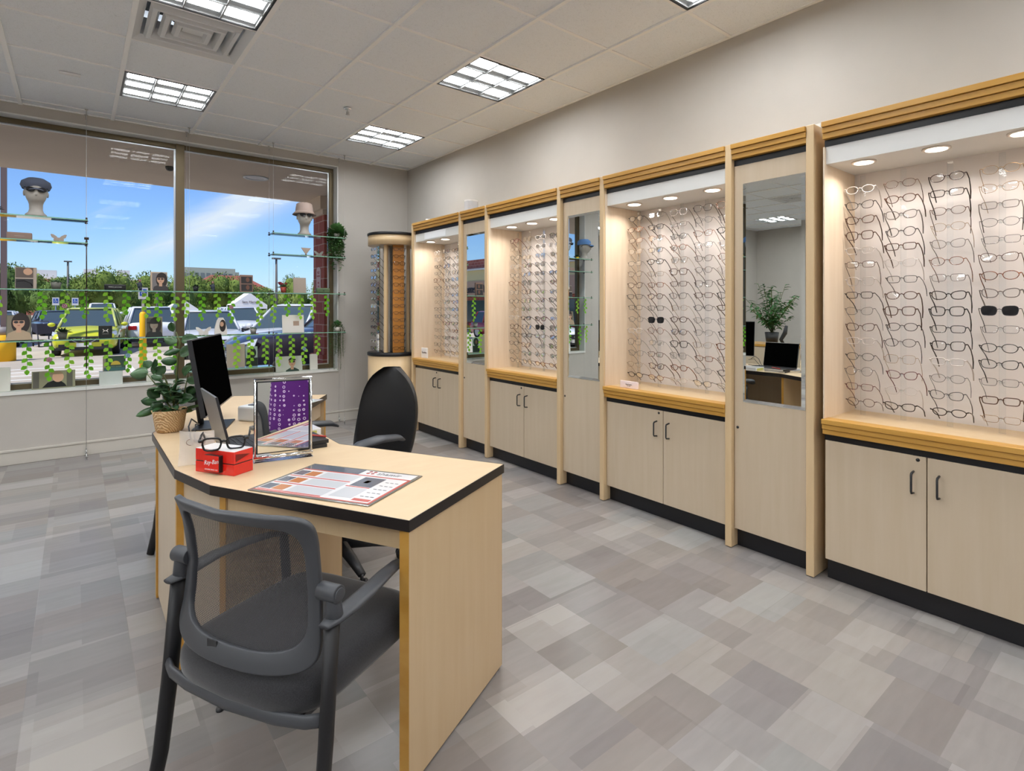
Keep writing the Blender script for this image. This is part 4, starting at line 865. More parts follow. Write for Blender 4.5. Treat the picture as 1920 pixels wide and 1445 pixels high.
for k in range(34):
    a = rg.uniform(0, 2 * pi); sp = rg.uniform(.1, .40); h = rg.uniform(.3, .85) * (1.05 - sp * .7); pts = [Vector((cos(a) * sp * q ** 1.3, sin(a) * sp * q ** 1.3, .14 + h * q)) for q in (0, .35, .7, 1)]
    st.tube(pts, .003, 4)
    for q in range(15):
        f = .25 + .75 * q / 14; i = min(2, int(f * 3)); p = pts[i].lerp(pts[i + 1], f * 3 - i); aa = rg.uniform(0, 2 * pi)
        leafm(b, p, (cos(aa), sin(aa), rg.uniform(-.3, .6)), rg.uniform(.07, .11), .034, .3, .2)
st.build('stem', mat('plant_stem', s2l(84, 92, 48), .6), t); b.build('foliage', mat('bush_leaf', s2l(50, 106, 48), .45), t)
t = thing('display_stand', 'curved black eyewear stand on the low cabinet beside the leafy bush', 'display stand', (-1.95, 3.62, .79))
MB().lathe([(.001, 0), (.055, 0), (.055, .006), (.001, .008)], n=20).tube([(0, 0, .005), (.03, .02, .07), (0, -.02, .16), (.02, -.05, .26)], [.022, .026, .03, .02], 8).build('stand', blackp, t)
# ============================================================ WINDOW DISPLAY
cab_m = mat('cable_steel', s2l(190, 190, 188), .5, .3); clamp_m = mat('dark_bronze_fitting', s2l(70, 58, 48), .4, .6)
SH = [(-.765, .083, 2.052), (-.765, .083, 1.855), (1.565, 2.325, 2.075), (1.565, 2.325, 1.857), (-.765, 2.325, 1.452), (-.765, 2.325, 1.028), (.828, 1.575, .695)]
PL = {0: 'top left', 1: 'second left', 2: 'top right', 3: 'second right', 4: 'long upper', 5: 'long lower', 6: 'short bottom'}
for x, nm in ((-.74, 'just outside the left edge of the photo'), (.075, 'left of the window mullion'), (.83, 'beside the window mullion'), (1.572, 'right of the window mullion'), (2.315, 'beside the right window jamb')):
    for y, d in ((6.098, 'front'), (6.262, 'rear')):
        t = thing('display_cable', f'thin {d} steel cable, floor to ceiling, {nm}', 'cable', (x, y, 0), group='steel display cables at the window')
        MB().cyl((0, 0, .05), (0, 0, ZC - .03), .0009, n=6).build('wire', cab_m, t)
        MB().cyl((0, 0, .001), (0, 0, .004), .011, n=12).cyl((0, 0, 0), (0, 0, .05), .0045).cyl((0, 0, .022), (0, 0, .027), .009).cyl((0, 0, .05), (0, 0, .075), .003).build('floor_anchor', steel, t)
        MB().cyl((0, 0, ZC - .003), (0, 0, ZC - .0005), .013, n=12).cyl((0, 0, ZC - .045), (0, 0, ZC), .0045).build('ceiling_anchor', steel, t)
        for (x0, x1, z) in SH:
            if abs(x - x0) < .04 or abs(x - x1) < .04 or (x0 < x < x1): MB().cyl((0, 0, z - .014), (0, 0, z + .022), .007, n=10).box(-.012, .012, -.009, .009, z - .010, z - .006).build('shelf_clamp', clamp_m, t)
        if x == .075 and d == 'front': MB().cyl((0, 0, .78), (0, 0, 1.43), .0042, n=10).cyl((0, 0, 1.47), (0, 0, 1.9), .0042, n=10).cyl((0, 0, 1.885), (0, 0, 1.905), .016, n=12).build('bronze_sleeve', clamp_m, t)
for i, (x0, x1, z) in enumerate(SH):
    t = tag(MB().box(x0, x1, 6.088, 6.27, z - .004, z + .004).build('glass_shelf', glass_s), f'clear green edged glass shelf, {PL[i]} one in the window display', 'shelf', 'glass shelves in the window')
    MB().box(x0 - .0005, x1 + .0005, 6.0865, 6.088, z - .0042, z + .0042).build('polished_edge', mat('green_glass_edge', s2l(128, 176, 150), .15), t)
# garlands
def paper(n, c):
    m = bpy.data.materials.new(n); m.use_nodes = True; N = m.node_tree.nodes; L = m.node_tree.links; N.clear(); o = N.new('ShaderNodeOutputMaterial'); x = N.new('ShaderNodeMixShader'); x.inputs[0].default_value = .6
    d = N.new('ShaderNodeBsdfDiffuse'); t_ = N.new('ShaderNodeBsdfTranslucent'); d.inputs[0].default_value = (*s2l(*c), 1); t_.inputs[0].default_value = (*s2l(*c), 1); L.new(d.outputs[0], x.inputs[1]); L.new(t_.outputs[0], x.inputs[2]); L.new(x.outputs[0], o.inputs[0]); return m
gl_m = [paper('paper_leaf_green', (176, 236, 80)), paper('paper_leaf_dark_green', (136, 214, 60))]
flm = {'mauve': mat('paper_mauve', s2l(150, 110, 120), .7), 'blue': mat('paper_blue', s2l(120, 150, 170), .7)}
G3 = [(-.62, .22, 1), (-.48, .24, 0), (-.21, .24, 1), (-.069, .26, 0), (.06, .24, 1), (.22, .26, 0), (.352, .20, 1), (.5, .22, 0), (.589, .25, 1), (.722, .26, 0), (.803, .22, 0), (.938, .26, 1), (1.069, .24, 0), (1.19, .28, 1), (1.448, .32, 0), (1.585, .28, 0), (1.716, .24, 1), (1.857, .27, 0), (1.979, .25, 0), (2.122, .22, 1)]
G4 = [(-.66, .25, 0), (-.52, .28, 1), (-.304, .27, 1), (-.167, .31, 1), (-.038, .25, 0), (.09, .33, 1), (.224, .26, 0), (.363, .30, 1), (.473, .26, 0), (.581, .3, 0), (.7, .3, 1), (1.10, .25, 0), (1.238, .31, 0), (1.359, .34, 0), (1.508, .30, 0), (1.632, .34, 0), (1.759, .28, 0), (1.895, .33, 0), (2.035, .24, 0)]
rg = random.Random(21)
for row, (GL, z0, nmr) in enumerate(((G3, 1.446, 'upper'), (G4, 1.022, 'lower'))):
    for i, (x, ln, dk) in enumerate(GL):
        fl = (row, i) in ((0, 3), (0, 13), (0, 9), (1, 3), (1, 15), (1, 17), (1, 7))
        col_ = 'mauve' if (row, i) in ((0, 3), (0, 13), (1, 3), (1, 15)) else 'blue'
        t = thing('leaf_garland', f"green paper leaf garland{(' with a ' + col_ + ' flower') if fl else ''} under the long {nmr} shelf, {ORD[i + 1]} from left", 'garland', (x, 6.125 + rg.uniform(-.015, .03), z0), group='paper leaf garlands under the window shelves')
        b = MB(); n_ = int(ln / .031); pz = [0 + -ln * q / 10 for q in range(11)]
        b.tube([(.004 * sin(q * .9 + i), 0, z) for q, z in enumerate(pz)], .0012, 4)
        for q in range(n_):
            z = -.012 - q * .031; s_ = 1 if q % 2 else -1; w_ = .019; l_ = .047; a = R(-90 + s_ * 42 + rg.uniform(-10, 10)) if q < n_ - 1 else R(-90)
            d_ = Vector((cos(a), rg.uniform(-.25, .25), sin(a))); sd = Vector((-sin(a), 0, cos(a)))
            p = Vector((0, 0, z)); b.add([p, p + d_ * l_ * .35 + sd * w_ * .9, p + d_ * l_ * .7 + sd * w_ * .7, p + d_ * l_, p + d_ * l_ * .7 - sd * w_ * .7, p + d_ * l_ * .35 - sd * w_ * .9], [(0, 1, 2, 3, 4, 5)])
        b.build('paper_leaves', gl_m[dk], t)
        if fl:
            b = MB()
            for q in range(8): a = 2 * pi * q / 8; b.ball((cos(a) * .012, -.004, -ln * .5 + sin(a) * .012), .009, .002, .009, 8)
            b.ball((0, -.006, -ln * .5), .006, .003, .006, 8); b.build('paper_flower', flm[col_], t)
# mannequin heads
manq = noisy(mat('pale_mannequin', (.5, .5, .48), .6), s2l(160, 155, 148), s2l(172, 167, 160), 12)
def head(x, z, label, rz=0, k=1.0):
    t = thing('mannequin_head', label, 'mannequin head', (x, 6.175, z), rz=rz, group='mannequin heads on the window shelves'); t.scale = (k,) * 3
    prof = [(.0, .072, .078), (.018, .068, .074), (.035, .050, .054), (.06, .043, .048), (.10, .044, .050), (.122, .050, .066), (.138, .058, .080), (.155, .064, .086), (.18, .070, .091), (.21, .073, .096), (.24, .072, .096), (.265, .062, .086), (.285, .042, .062), (.297, .01, .015)]
    b = MB(); n = 28; vs = []
    for z_, rx, ry in prof:
        for q in range(n):
            a = 2 * pi * q / n; fx = rx * cos(a); fy = ry * sin(a) + (-.012 if z_ > .12 else 0)
            front = max(0, -sin(a)); c0 = abs(cos(a))
            if .155 < z_ < .20 and c0 < .25: fy -= .014 * (1 - c0 / .25) * (1 if z_ < .19 else .6)
            if .20 < z_ < .225 and .2 < c0 < .6 and front > 0: fy += .008
            vs.append((fx, fy, z_))
    m_ = len(prof); b.add(vs, [(i * n + q, i * n + (q + 1) % n, (i + 1) * n + (q + 1) % n, (i + 1) * n + q) for i in range(m_ - 1) for q in range(n)] + [tuple(range(n))[::-1], tuple(range((m_ - 1) * n, m_ * n))], 0, True)
    for s_ in (-1, 1): b.ball((s_ * .073, .0, .19), .008, .016, .026, 10)
    b.build('head', manq, t); b = MB().ball((0, -.101, .172), .010, .018, .014, 10).ball((0, -.086, .178), .006, .012, .025, 8)
    b.build('nose', manq, t); MB().ball((0, -.086, .148), .020, .008, .0045, 12).ball((0, -.085, .141), .015, .008, .005, 12).build('lips', manq, t)
    return t
head(-.25, 2.057, 'pale mannequin head on the top left glass shelf wearing a dark flat cap', R(3), 1.0)
head(1.905, 2.08, 'pale mannequin head on the top right glass shelf wearing a bucket hat', R(-7), 1.0)
head(-.66, 2.057, 'pale mannequin head with a blue cap, seen in the middle cabinet mirror', R(-30), .98)
for i, (x, z, rz, lb, dk) in enumerate(((-.25, 2.057, 3, 'dark sunglasses on the mannequin head under the flat cap', 1), (1.905, 2.08, -7, 'brown sunglasses on the mannequin head under the bucket hat', 1), (-.66, 2.057, -30, 'dark sunglasses on the mannequin head with the blue cap', 1))):
    a = R(rz) ; fx, fy = sin(a) * .112, -cos(a) * .112
    straight_glasses('sunglasses', lb, (x + fx, 6.175 + fy, z + .209), (0, 0, R(90 + rz)), 1.08, FR['dark brown'] if i == 1 else FR['black'], .0016, True, 'oval' if i < 2 else 'square', 'sunglasses', 'sunglasses on the mannequin heads')
def hat(x, z, rz, lb, m, kind):
    t = thing('cap' if kind != 'bucket' else 'bucket_hat', lb, 'hat', (x, 6.178, z), rz=R(rz))
    if kind == 'bucket':
        MB().lathe([(.09, -.01), (.088, .03), (.080, .085), (.064, .098), (.001, .1)], n=32, sy=1.2, caps=False).build('crown', m, t)
        MB().lathe([(.086, .012), (.118, -.026), (.120, -.028), (.090, .008)], n=32, sy=1.2, caps=False).build('brim', m, t)
        MB().ball((.012, -.098, .045), .009, .003, .006, 10).build('patch', mat('hat_patch_red', s2l(130, 60, 60), .7), t)
    else:
        fl = kind == 'flat'
        MB().lathe([(.087, 0), (.10 if fl else .088, .03), (.092 if fl else .082, .062), (.055, .088), (.001, .096)], 0, .004, n=32, sy=1.24, caps=False).build('crown', m, t)
        b = MB(); b.grid(lambda u, v: ((u * 2 - 1) * .08 * (1 - .25 * v * v), -.080 - v * (.045 if fl else .075) * sqrt(max(0, 1 - ((u * 2 - 1) * .85) ** 2)), .004 - .022 * v * v - .012 * (u * 2 - 1) ** 2), 12, 6); b.build('bill', m, t, solid=.004)
hat(-.25, 2.057 + .228, 3, 'dark blue grey flat cap on the head on the top left shelf', mat('cap_slate', s2l(76, 82, 98), .85), 'flat')
hat(1.905, 2.08 + .250, -7, 'beige bucket hat on the head on the top right shelf', mat('hat_beige', s2l(186, 166, 156), .85), 'bucket')
hat(-.66, 2.057 + .228, -30, 'light blue baseball cap seen in the middle cabinet mirror', mat('cap_blue', s2l(90, 130, 184), .85), 'ball')
# ---- cards, frames and small props
def M_(n, c, r=.6): return mat(n, s2l(*c), r)
taupe = M_('taupe_card', (168, 154, 142)); dkg = M_('dark_photo', (44, 42, 44)); sk_ = M_('photo_skin', (190, 150, 124)); hr = M_('photo_hair', (38, 30, 28)); offw = M_('off_white_card', (222, 218, 212)); grn = M_('photo_green', (96, 100, 84))
def card(x, z, w, h, label, m, name='framed_photo', cat='photo', d=.012, y=6.17, rz=0, tilt=-4, group=None, bev=.001):
    t = thing(name, label, cat, (x, y, z + .0045), group=group, rot=(R(tilt), 0, R(rz))); MB().box(-w / 2, w / 2, -d / 2, d / 2, 0, h).build('panel', m, t, bevel=bev); return t
def flatp(t, pts, m, y, nm, th=.0006): # polygon in the card's plane, x/z
    n = len(pts); vs = [(x, y, z) for x, z in pts] + [(x, y - th, z) for x, z in pts]
    return MB().add(vs, [tuple(range(n)), tuple(range(n, 2 * n))[::-1]] + [(i, (i + 1) % n, n + (i + 1) % n, n + i) for i in range(n)]).build(nm, m, t)
def ell(cx, cz, rx, rz, n=20, a0=0, a1=2 * pi): return [(cx + rx * cos(a0 + (a1 - a0) * k / n), cz + rz * sin(a0 + (a1 - a0) * k / n)) for k in range(n if a1 - a0 > 6.2 else n + 1)]
def rect(x0, x1, z0, z1): return [(x0, z0), (x1, z0), (x1, z1), (x0, z1)]
def portrait(t, cx, cz, s, y, hair=hr, skin_=sk_, body=dkg, glasses=True, hatm=None, long_=True):
    p = -.0006
    if long_: flatp(t, ell(cx + .06 * s, cz - .02 * s, .30 * s, .46 * s), hair, y, 'hair_print')
    flatp(t, [(cx - .42 * s, cz - .75 * s), (cx - .34 * s, cz - .45 * s), (cx - .1 * s, cz - .32 * s), (cx + .14 * s, cz - .32 * s), (cx + .36 * s, cz - .45 * s), (cx + .44 * s, cz - .75 * s)][::-1], body, y + p, 'body_print')
    flatp(t, rect(cx - .08 * s, cx + .08 * s, cz - .42 * s, cz - .15 * s), skin_, y + 2 * p, 'neck_print')
    flatp(t, ell(cx, cz, .19 * s, .25 * s), skin_, y + 3 * p, 'face_print')
    flatp(t, ell(cx + .01 * s, cz + .10 * s, .20 * s, .17 * s, 14, 0, pi), hair, y + 4 * p, 'fringe_print')
    if hatm: flatp(t, ell(cx, cz + .12 * s, .34 * s, .07 * s), hatm, y + 5 * p, 'hat_brim_print'); flatp(t, ell(cx, cz + .14 * s, .2 * s, .18 * s, 14, 0, pi), hatm, y + 5 * p, 'hat_print')
    if glasses:
        for k in (-1, 1): flatp(t, ell(cx + k * .085 * s, cz + .03 * s, .075 * s, .055 * s, 14), dkg, y + 6 * p, 'sunglasses_print')
    flatp(t, ell(cx + .0 * s, cz - .12 * s, .05 * s, .015 * s, 10), M_('photo_lips', (150, 84, 78)), y + 6 * p, 'lips_print')
# long upper shelf (z 1.456)
Z3, Z4, ZS = 1.4525, 1.0285, .6015
t = card(-.311, Z3, .13, .175, 'grey photo block with two dark eyewear pictures, leftmost on the long upper shelf', taupe, d=.04)
flatp(t, rect(-.062, .045, .09, .172), M_('photo_brown', (92, 80, 74)), -.0205, 'upper_print'); flatp(t, rect(-.062, .045, .004, .08), dkg, -.0205, 'lower_print'); flatp(t, ell(.012, .14, .028, .028), sk_, -.0211, 'face_print')
o = MB().tube([(-.055, -.0215, .06), (-.01, -.0215, .066), (.03, -.0215, .045), (.04, -.0215, .02)], .003, 5).build('temple_print', FR['black'], t)
def potp(x, z, r, h, label, pm_, kind, lm, y=6.17, hh=.05, fl=None):
    t = thing('potted_plant', label, 'plant', (x, y, z + .0045))
    MB().lathe([(.001, 0), (r * .68, 0), (r, h), (r * .9, h), (r * .85, h * .8), (.001, h * .8)], n=24).build('pot', pm_, t)
    b = MB(); rr = random.Random(int(x * 1000) + 5)
    for q in range(34 if kind != 'grass' else 60):
        a = rr.uniform(0, 2 * pi); el = rr.uniform(.15, 1.5)
        leafm(b, (cos(a) * r * .4, sin(a) * r * .4, h * .85), (cos(a) * cos(el), sin(a) * cos(el), sin(el)), hh * rr.uniform(.7, 1.2), hh * (.35 if kind != 'grass' else .12), .25, .2)
    b.build('foliage', lm, t)
    if fl:
        b = MB()
        for q in range(9): a = rr.uniform(0, 2 * pi); b.ball((cos(a) * r * 1.3, sin(a) * r, h + hh * rr.uniform(.4, .9)), .013, .013, .010, 8)
        b.build('flowers', fl, t)
    return t
gl2 = mat('sage_leaf', s2l(96, 124, 96), .6); pot_g = M_('grey_pot', (112, 112, 104)); 
potp(-.124, Z3, .038, .06, 'small grey green succulent in a dark tapered pot on the long upper shelf', pot_g, 'x', gl2, hh=.045)
t = card(.274, Z3, .155, .052, 'black rounded brand block on the long upper shelf', M_('black_block', (18, 20, 20), .3), 'brand_block', 'sign', .03, tilt=0, bev=.008); text('lettering', 'MARC JACOBS', .0145, M_('print_silver', (196, 196, 190)), t, (0, -.0155, .028))
def cutout(x, label):
    t = thing('cutout_figure', label, 'figurine', (x, 6.17, Z3 + .0045), group='small standing figures on the upper shelf')
    MB().lathe([(.001, 0), (.018, 0), (.018, .004), (.001, .004)], n=16).build('base', blackp, t)
    MB().ball((0, 0, .05), .020, .012, .03, 12).ball((.004, 0, .022), .014, .01, .024, 12).ball((-.014, 0, .062), .016, .006, .007, 10).build('body', M_('figure_navy', (50, 58, 70)), t); MB().ball((0, -.002, .09), .012, .011, .014, 12).build('head', M_('figure_skin', (150, 120, 104)), t)
    MB().ball((.0, .003, .094), .014, .012, .013, 12).build('hair', hr, t)
cutout(.453, 'small standing figure in navy on the upper shelf beside the framed woman photo'); cutout(1.036, 'small standing figure in navy on the upper shelf right of the mullion')
t = card(.598, Z3, .13, .175, 'tan framed photo of a long haired woman in sunglasses left of the mullion', M_('frame_tan', (176, 156, 132)), d=.025)
flatp(t, rect(-.052, .058, .012, .165), M_('photo_grey', (112, 108, 110)), -.013, 'print'); portrait(t, .012, .105, .15, -.0137, body=M_('photo_dark2', (60, 54, 56)))
potp(.892, Z3, .026, .05, 'tiny dark potted plant on the upper shelf just right of the mullion', blackp, 'x', mat('dark_leaf', s2l(40, 62, 40), .5), hh=.035)
t = card(1.335, Z3, .118, .175, 'brown photo block with two dark pictures right of the mullion', M_('block_brown', (134, 104, 90)), d=.03)
for z_ in (.01, .088): flatp(t, rect(-.05, .05, z_, z_ + .068), dkg, -.0155, 'dark_print'); flatp(t, ell(.01, z_ + .038, .017, .024), M_('photo_dim_skin', (110, 74, 60)), -.0162, 'face_print')
t = potp(1.69, Z3, .033, .06, 'red potted plant with dark red flowers on the upper shelf', M_('terracotta_red', (164, 70, 56)), 'x', mat('olive_leaf', s2l(92, 110, 70), .6), hh=.06, fl=M_('flower_maroon', (130, 36, 46)))
card(1.855, Z3, .13, .165, 'plain greige card standing on the upper shelf near the brick column', taupe, 'blank_card', 'card', .015)
t = card(2.10, Z3, .145, .06, 'olive green rounded glasses case at the right end of the upper shelf', M_('case_olive', (84, 102, 72), .5), 'glasses_case', 'case', .05, tilt=0, bev=.012); flatp(t, ell(0, .03, .008, .008), M_('case_badge', (60, 76, 54)), -.0255, 'badge')
# second left and second right shelves
t = card(-.35, 1.8555, .155, .058, 'brown rounded brand block on the second left shelf', M_('block_mauve', (140, 116, 104), .5), 'brand_block', 'sign', .03, tilt=0, bev=.008); flatp(t, rect(-.03, .03, .027, .030), taupe, -.0155, 'small_print')
def butterfly(x, z, k, label, m, y=6.17):
    t = thing('butterfly_ornament', label, 'ornament', (x, y, z + .0045)); t.scale = (k,) * 3
    for s_ in (-1, 1):
        pts = [(0, .008), (.012, .0), (.030, .004), (.034, .018), (.030, .026), (.044, .034), (.052, .055), (.050, .062), (.036, .060), (.016, .046), (0, .026)]
        o = flatp(t, [(s_ * a, b_) for a, b_ in (pts if s_ > 0 else pts[::-1])], m, .002, 'wing', .004); o.rotation_euler = (0, 0, s_ * R(18))
    MB().ball((0, 0, .02), .004, .004, .018, 8).build('body', m, t)
butterfly(-.107, 1.8555, 1.05, 'taupe butterfly ornament on the second left shelf', taupe)
butterfly(2.06, 1.8575, 1.0, 'greenish grey butterfly ornament on the second right shelf beside the trailing vine', M_('butterfly_grey', (130, 128, 122)))
t = thing('triangle_sign', 'taupe downward pointing triangle sign on the second right shelf', 'sign', (1.92, 6.17, 1.862)); flatp(t, [(0, .012), (.052, .085), (-.052, .085)], M_('triangle_taupe', (176, 158, 144)), .006, 'triangle', .012); MB().box(-.055, .055, -.02, .02, 0, .008).box(-.008, .008, -.005, .005, .004, .026).build('base', M_('base_dark', (96, 84, 78)), t)
potp(-.50, 2.0525, .03, .03, 'small trailing plant on a yellow dish at the left end of the top left shelf', M_('dish_yellow', (226, 190, 40)), 'x', mat('dark_leaf', s2l(40, 62, 40), .5), hh=.06)
# long lower shelf
t = card(-.355, Z4, .15, .21, 'photo card of a dark haired woman in sunglasses, leftmost on the long lower shelf', grn, tilt=-8); flatp(t, rect(-.07, .07, .005, .205), M_('photo_olive', (120, 114, 98)), -.0065, 'print'); portrait(t, 0, .145, .19, -.0072, body=M_('photo_tan', (170, 150, 124)))
potp(-.083, Z4, .036, .065, 'green plant in a grey pot on the long lower shelf', pot_g, 'x', mat('dark_leaf', s2l(40, 62, 40), .5), hh=.055)
t = card(.205, Z4, .095, .11, 'black block with a pale crossed logo on the long lower shelf', M_('black_block2', (26, 32, 30), .4), 'brand_block', 'sign', .05, tilt=0, bev=.004)
b = MB()
for s_ in (-1, 1):
    b.tube([(s_ * .006, -.0258, .066), (s_ * .013, -.0258, .070), (s_ * .018, -.0258, .080)], .0028, 5); b.tube([(s_ * .006, -.0258, .066), (s_ * .013, -.0258, .061), (s_ * .018, -.0258, .051)], .0028, 5)
b.box(-.008, .008, -.0262, -.0252, .0635, .068); b.build('logo', offw, t); text('lettering', 'UNDER ARMOUR', .0058, offw, t, (0, -.0257, .038))
t = card(.56, Z4, .13, .185, 'framed dark photo of a man in a hat, lower shelf left of mullion', M_('frame_olive', (128, 122, 104)), d=.02); flatp(t, rect(-.055, .055, .012, .172), M_('photo_moss', (70, 74, 64)), -.0105, 'print'); portrait(t, 0, .11, .16, -.0112, skin_=M_('photo_grey_skin', (140, 130, 116)), glasses=False, hatm=M_('hat_dark', (30, 32, 30)), body=M_('coat_dark', (34, 38, 36)))
butterfly(.96, Z4, 1.3, 'white butterfly ornament on the long lower shelf right of the mullion', offw)
t = thing('photo_stand', 'white pear shaped photo stand with a dark haired portrait on the long lower shelf', 'photo stand', (1.105, 6.17, Z4 + .0045))
flatp(t, [(-.055, 0), (.055, 0), (.052, .07), (.035, .14), (.02, .17), (-.02, .17), (-.035, .14), (-.052, .07)], offw, .01, 'body', .02); flatp(t, ell(.015, .09, .028, .06), hr, -.0105, 'hair_print'); flatp(t, ell(.008, .105, .016, .024), sk_, -.0112, 'face_print')
potp(1.399, Z4, .032, .055, 'round grey green succulent in a small grey pot on the long lower shelf', M_('pale_grey_pot', (150, 148, 142)), 'x', gl2, hh=.035)
t = card(1.79, Z4, .22, .19, 'large off white card with a small brown picture on the long lower shelf', offw, 'display_card', 'card', .008, tilt=-6); flatp(t, rect(.0, .06, .075, .125), M_('picture_brown', (170, 146, 130)), -.0046, 'picture')
# sill and bottom shelf (sill top .605)
YS = 6.335
t = card(-.142, ZS, .285, .15, 'wide photo of a short haired person in black standing on the sill', M_('photo_field', (150, 146, 120)), y=YS, tilt=-8)
flatp(t, rect(-.135, -.095, .006, .144), M_('photo_bark', (96, 92, 84)), -.0065, 'tree_print'); flatp(t, rect(.085, .125, .006, .144), M_('photo_bark', (96, 92, 84)), -.0065, 'tree_print')
flatp(t, [(-.075, .008), (-.04, .05), (0, .065), (.05, .055), (.075, .03), (.085, .008)][::-1], M_('coat_black', (14, 14, 16)), -.0068, 'coat_print'); flatp(t, ell(.028, .095, .038, .045), M_('photo_fair_skin', (226, 178, 150)), -.0075, 'face_print'); flatp(t, ell(.018, .118, .042, .028, 14, 0, pi), M_('hair_blond', (150, 128, 100)), -.0082, 'hair_print')
t = thing('acrylic_riser', 'frosted white riser box on the sill under the green sunrise sign', 'riser', (.25, YS, ZS + .004)); fw = mat('frosted_white', s2l(216, 222, 220), .4)
MB().box(-.085, .085, -.04, .04, 0, .003).box(-.085, .085, -.04, .04, .115, .119).box(-.085, .085, -.04, -.037, .003, .115).build('box', fw, t); MB().box(-.012, .012, -.042, -.04, 0, .03).build('tab', fw, t)
t = card(.275, .7205, .165, .135, 'dark green sign with a yellow half sun standing on the frosted riser', M_('sign_green', (66, 84, 76)), 'sunrise_sign', 'sign', .02, YS, tilt=0); flatp(t, ell(0.01, .055, .036, .036, 20, 0, pi), M_('sun_yellow', (222, 190, 84)), -.0105, 'half_sun'); text('lettering', 'LOVE & GLASSES', .012, M_('sign_pale', (150, 190, 170)), t, (.01, -.0107, .038))
flatp(t, rect(-.075, .078, .004, .03), M_('sign_teal', (70, 110, 116)), -.0105, 'lower_band'); flatp(t, rect(-.0825, -.062, .0, .135), taupe, -.0102, 'side_band')
for x, w, h, lb in ((-.46, .09, .20, 'white box at the far left end of the window sill'), (.575, .12, .075, 'small white card with a square code on the sill behind the plant'), (2.055, .085, .175, 'narrow white card standing at the right end of the sill')):
    card(x, ZS, w, h, lb, offw, 'display_card', 'card', .012, YS, tilt=-3)
t = card(1.30 - .06, .6955, .165, .235, 'plain grey back of a card on the short bottom shelf', taupe, 'display_card', 'card', .008)
t = card(1.385, .6955, .11, .205, 'dark green photo card of a veiled figure on the short bottom shelf', M_('photo_pale_green', (150, 168, 160)), d=.008); flatp(t, ell(.0, .14, .042, .055), M_('hood_green', (16, 34, 26)), -.0045, 'hood_print'); flatp(t, rect(-.054, .054, .004, .09), M_('hood_green', (16, 34, 26)), -.0045, 'robe_print'); flatp(t, ell(-.004, .14, .017, .026), M_('photo_dim_skin', (110, 74, 60)), -.0052, 'face_print')
t = card(1.795, ZS, .275, .165, 'wide photo of a dark haired man in round sunglasses on the sill', M_('photo_mist', (196, 196, 190)), y=YS, tilt=-8)
portrait(t, .03, .098, .19, -.0068, long_=False, body=M_('coat_green', (52, 70, 62)))
# ---- trailing plants at the right jamb
def trailing(x, y, z, label, n, lo, hi, spread, lw, m, ball=0):
    t = thing('trailing_plant', label, 'plant', (x, y, z)); rr = random.Random(n + int(z * 10)); b = MB(); st = MB()
    MB().lathe([(.001, .004), (.03, .004), (.036, .05), (.03, .05), (.001, .045)], n=18).build('pot', offw, t)
    for q in range(n):
        a = rr.uniform(0, 2 * pi); L0 = rr.uniform(lo, hi) if rr.random() < .85 else hi * 1.25; r_ = rr.uniform(.03, spread)
        pts = [Vector((cos(a) * r_ * min(1, k / 2), sin(a) * r_ * min(1, k / 2) * .45 - .0, .055 + .03 * sin(min(k, 2) / 2 * pi / 1.3) - L0 * max(0, k - 1) / 9)) for k in range(11)]
        st.tube(pts, .0009, 3)
        for k in range(int(10 + L0 * 60)):
            f = rr.random() ** .9 * 10; i = min(9, int(f)); p = pts[i].lerp(pts[i + 1], f - i); aa = rr.uniform(0, 2 * pi)
            leafm_s(b, p, (cos(aa), sin(aa), rr.uniform(-.8, .3)), lw * rr.uniform(.7, 1.3), lw * .6)
    if ball:
        for k in range(170):
            a = rr.uniform(0, 2 * pi); e = rr.uniform(-.3, 1.5); d = Vector((cos(a) * cos(e), sin(a) * cos(e), sin(e))); leafm_s(b, Vector((0, 0, .06)) + d * ball * rr.uniform(.5, 1), d, lw * 1.8, lw * 1.2)
    st.build('stem', mat('plant_stem', s2l(84, 92, 48), .6), t); b.build('foliage', m, t)
def leafm_s(b, p, d, l, w):
    d = Vector(d).normalized(); sd = d.cross(Vector((.3, .2, 1))).normalized(); p = Vector(p)
    b.add([p, p + d * l * .5 + sd * w * .5, p + d * l, p + d * l * .5 - sd * w * .5], [(0, 1, 2, 3)])
trailing(2.255, 6.165, 2.079, 'leafy green vine trailing from the top right shelf at the window jamb', 46, .10, .34, .10, .036, mat('vine_leaf', s2l(84, 128, 72), .45), .06)
trailing(2.255, 6.165, 1.0325, 'bushy small leaved plant with long thin strands on the long lower shelf end', 60, .25, .40, .095, .012, mat('fine_vine_leaf', s2l(62, 108, 56), .45), .055)
# ============================================================ OUTSIDE
GZ = -.35
conc = noisy(mat('concrete_walk', (.5, .48, .45), .85), s2l(196, 190, 180), s2l(210, 204, 194), 4)
asph = noisy(mat('sun_bleached_asphalt', (.4, .37, .34), .9), s2l(176, 164, 150), s2l(198, 186, 172), .5, detail=6)
struct(MB().box(-70, 90, 10.9, 400, GZ - .2, GZ).build('ground', asph))
struct(MB().box(-70, 60, YW + .2, 10.9, GZ - .2, -.06).build('sidewalk', conc))
stucco = noisy(mat('canopy_stucco', (.5, .45, .4), .9), s2l(226, 208, 186), s2l(232, 214, 192), 1.2)
struct(MB().box(-22, 30, YW + .2, 10.3, 3.2, 3.7).box(-22, 30, 10.2, 10.35, 3.1995, 4.4).build('canopy_soffit', stucco))
struct(MB().box(XL - .2, 30, YW + .201, YW + .22, 2.93, 4.2).box(WX1 + .08, 30, YW + .2, YW + .22, -.1, 2.93).box(-25, WX0 - .05, YW + .2, YW + .22, -.1, 2.93).build('facade_wall', stucco))
brick = mat('red_brick', (.3, .1, .07), .85)
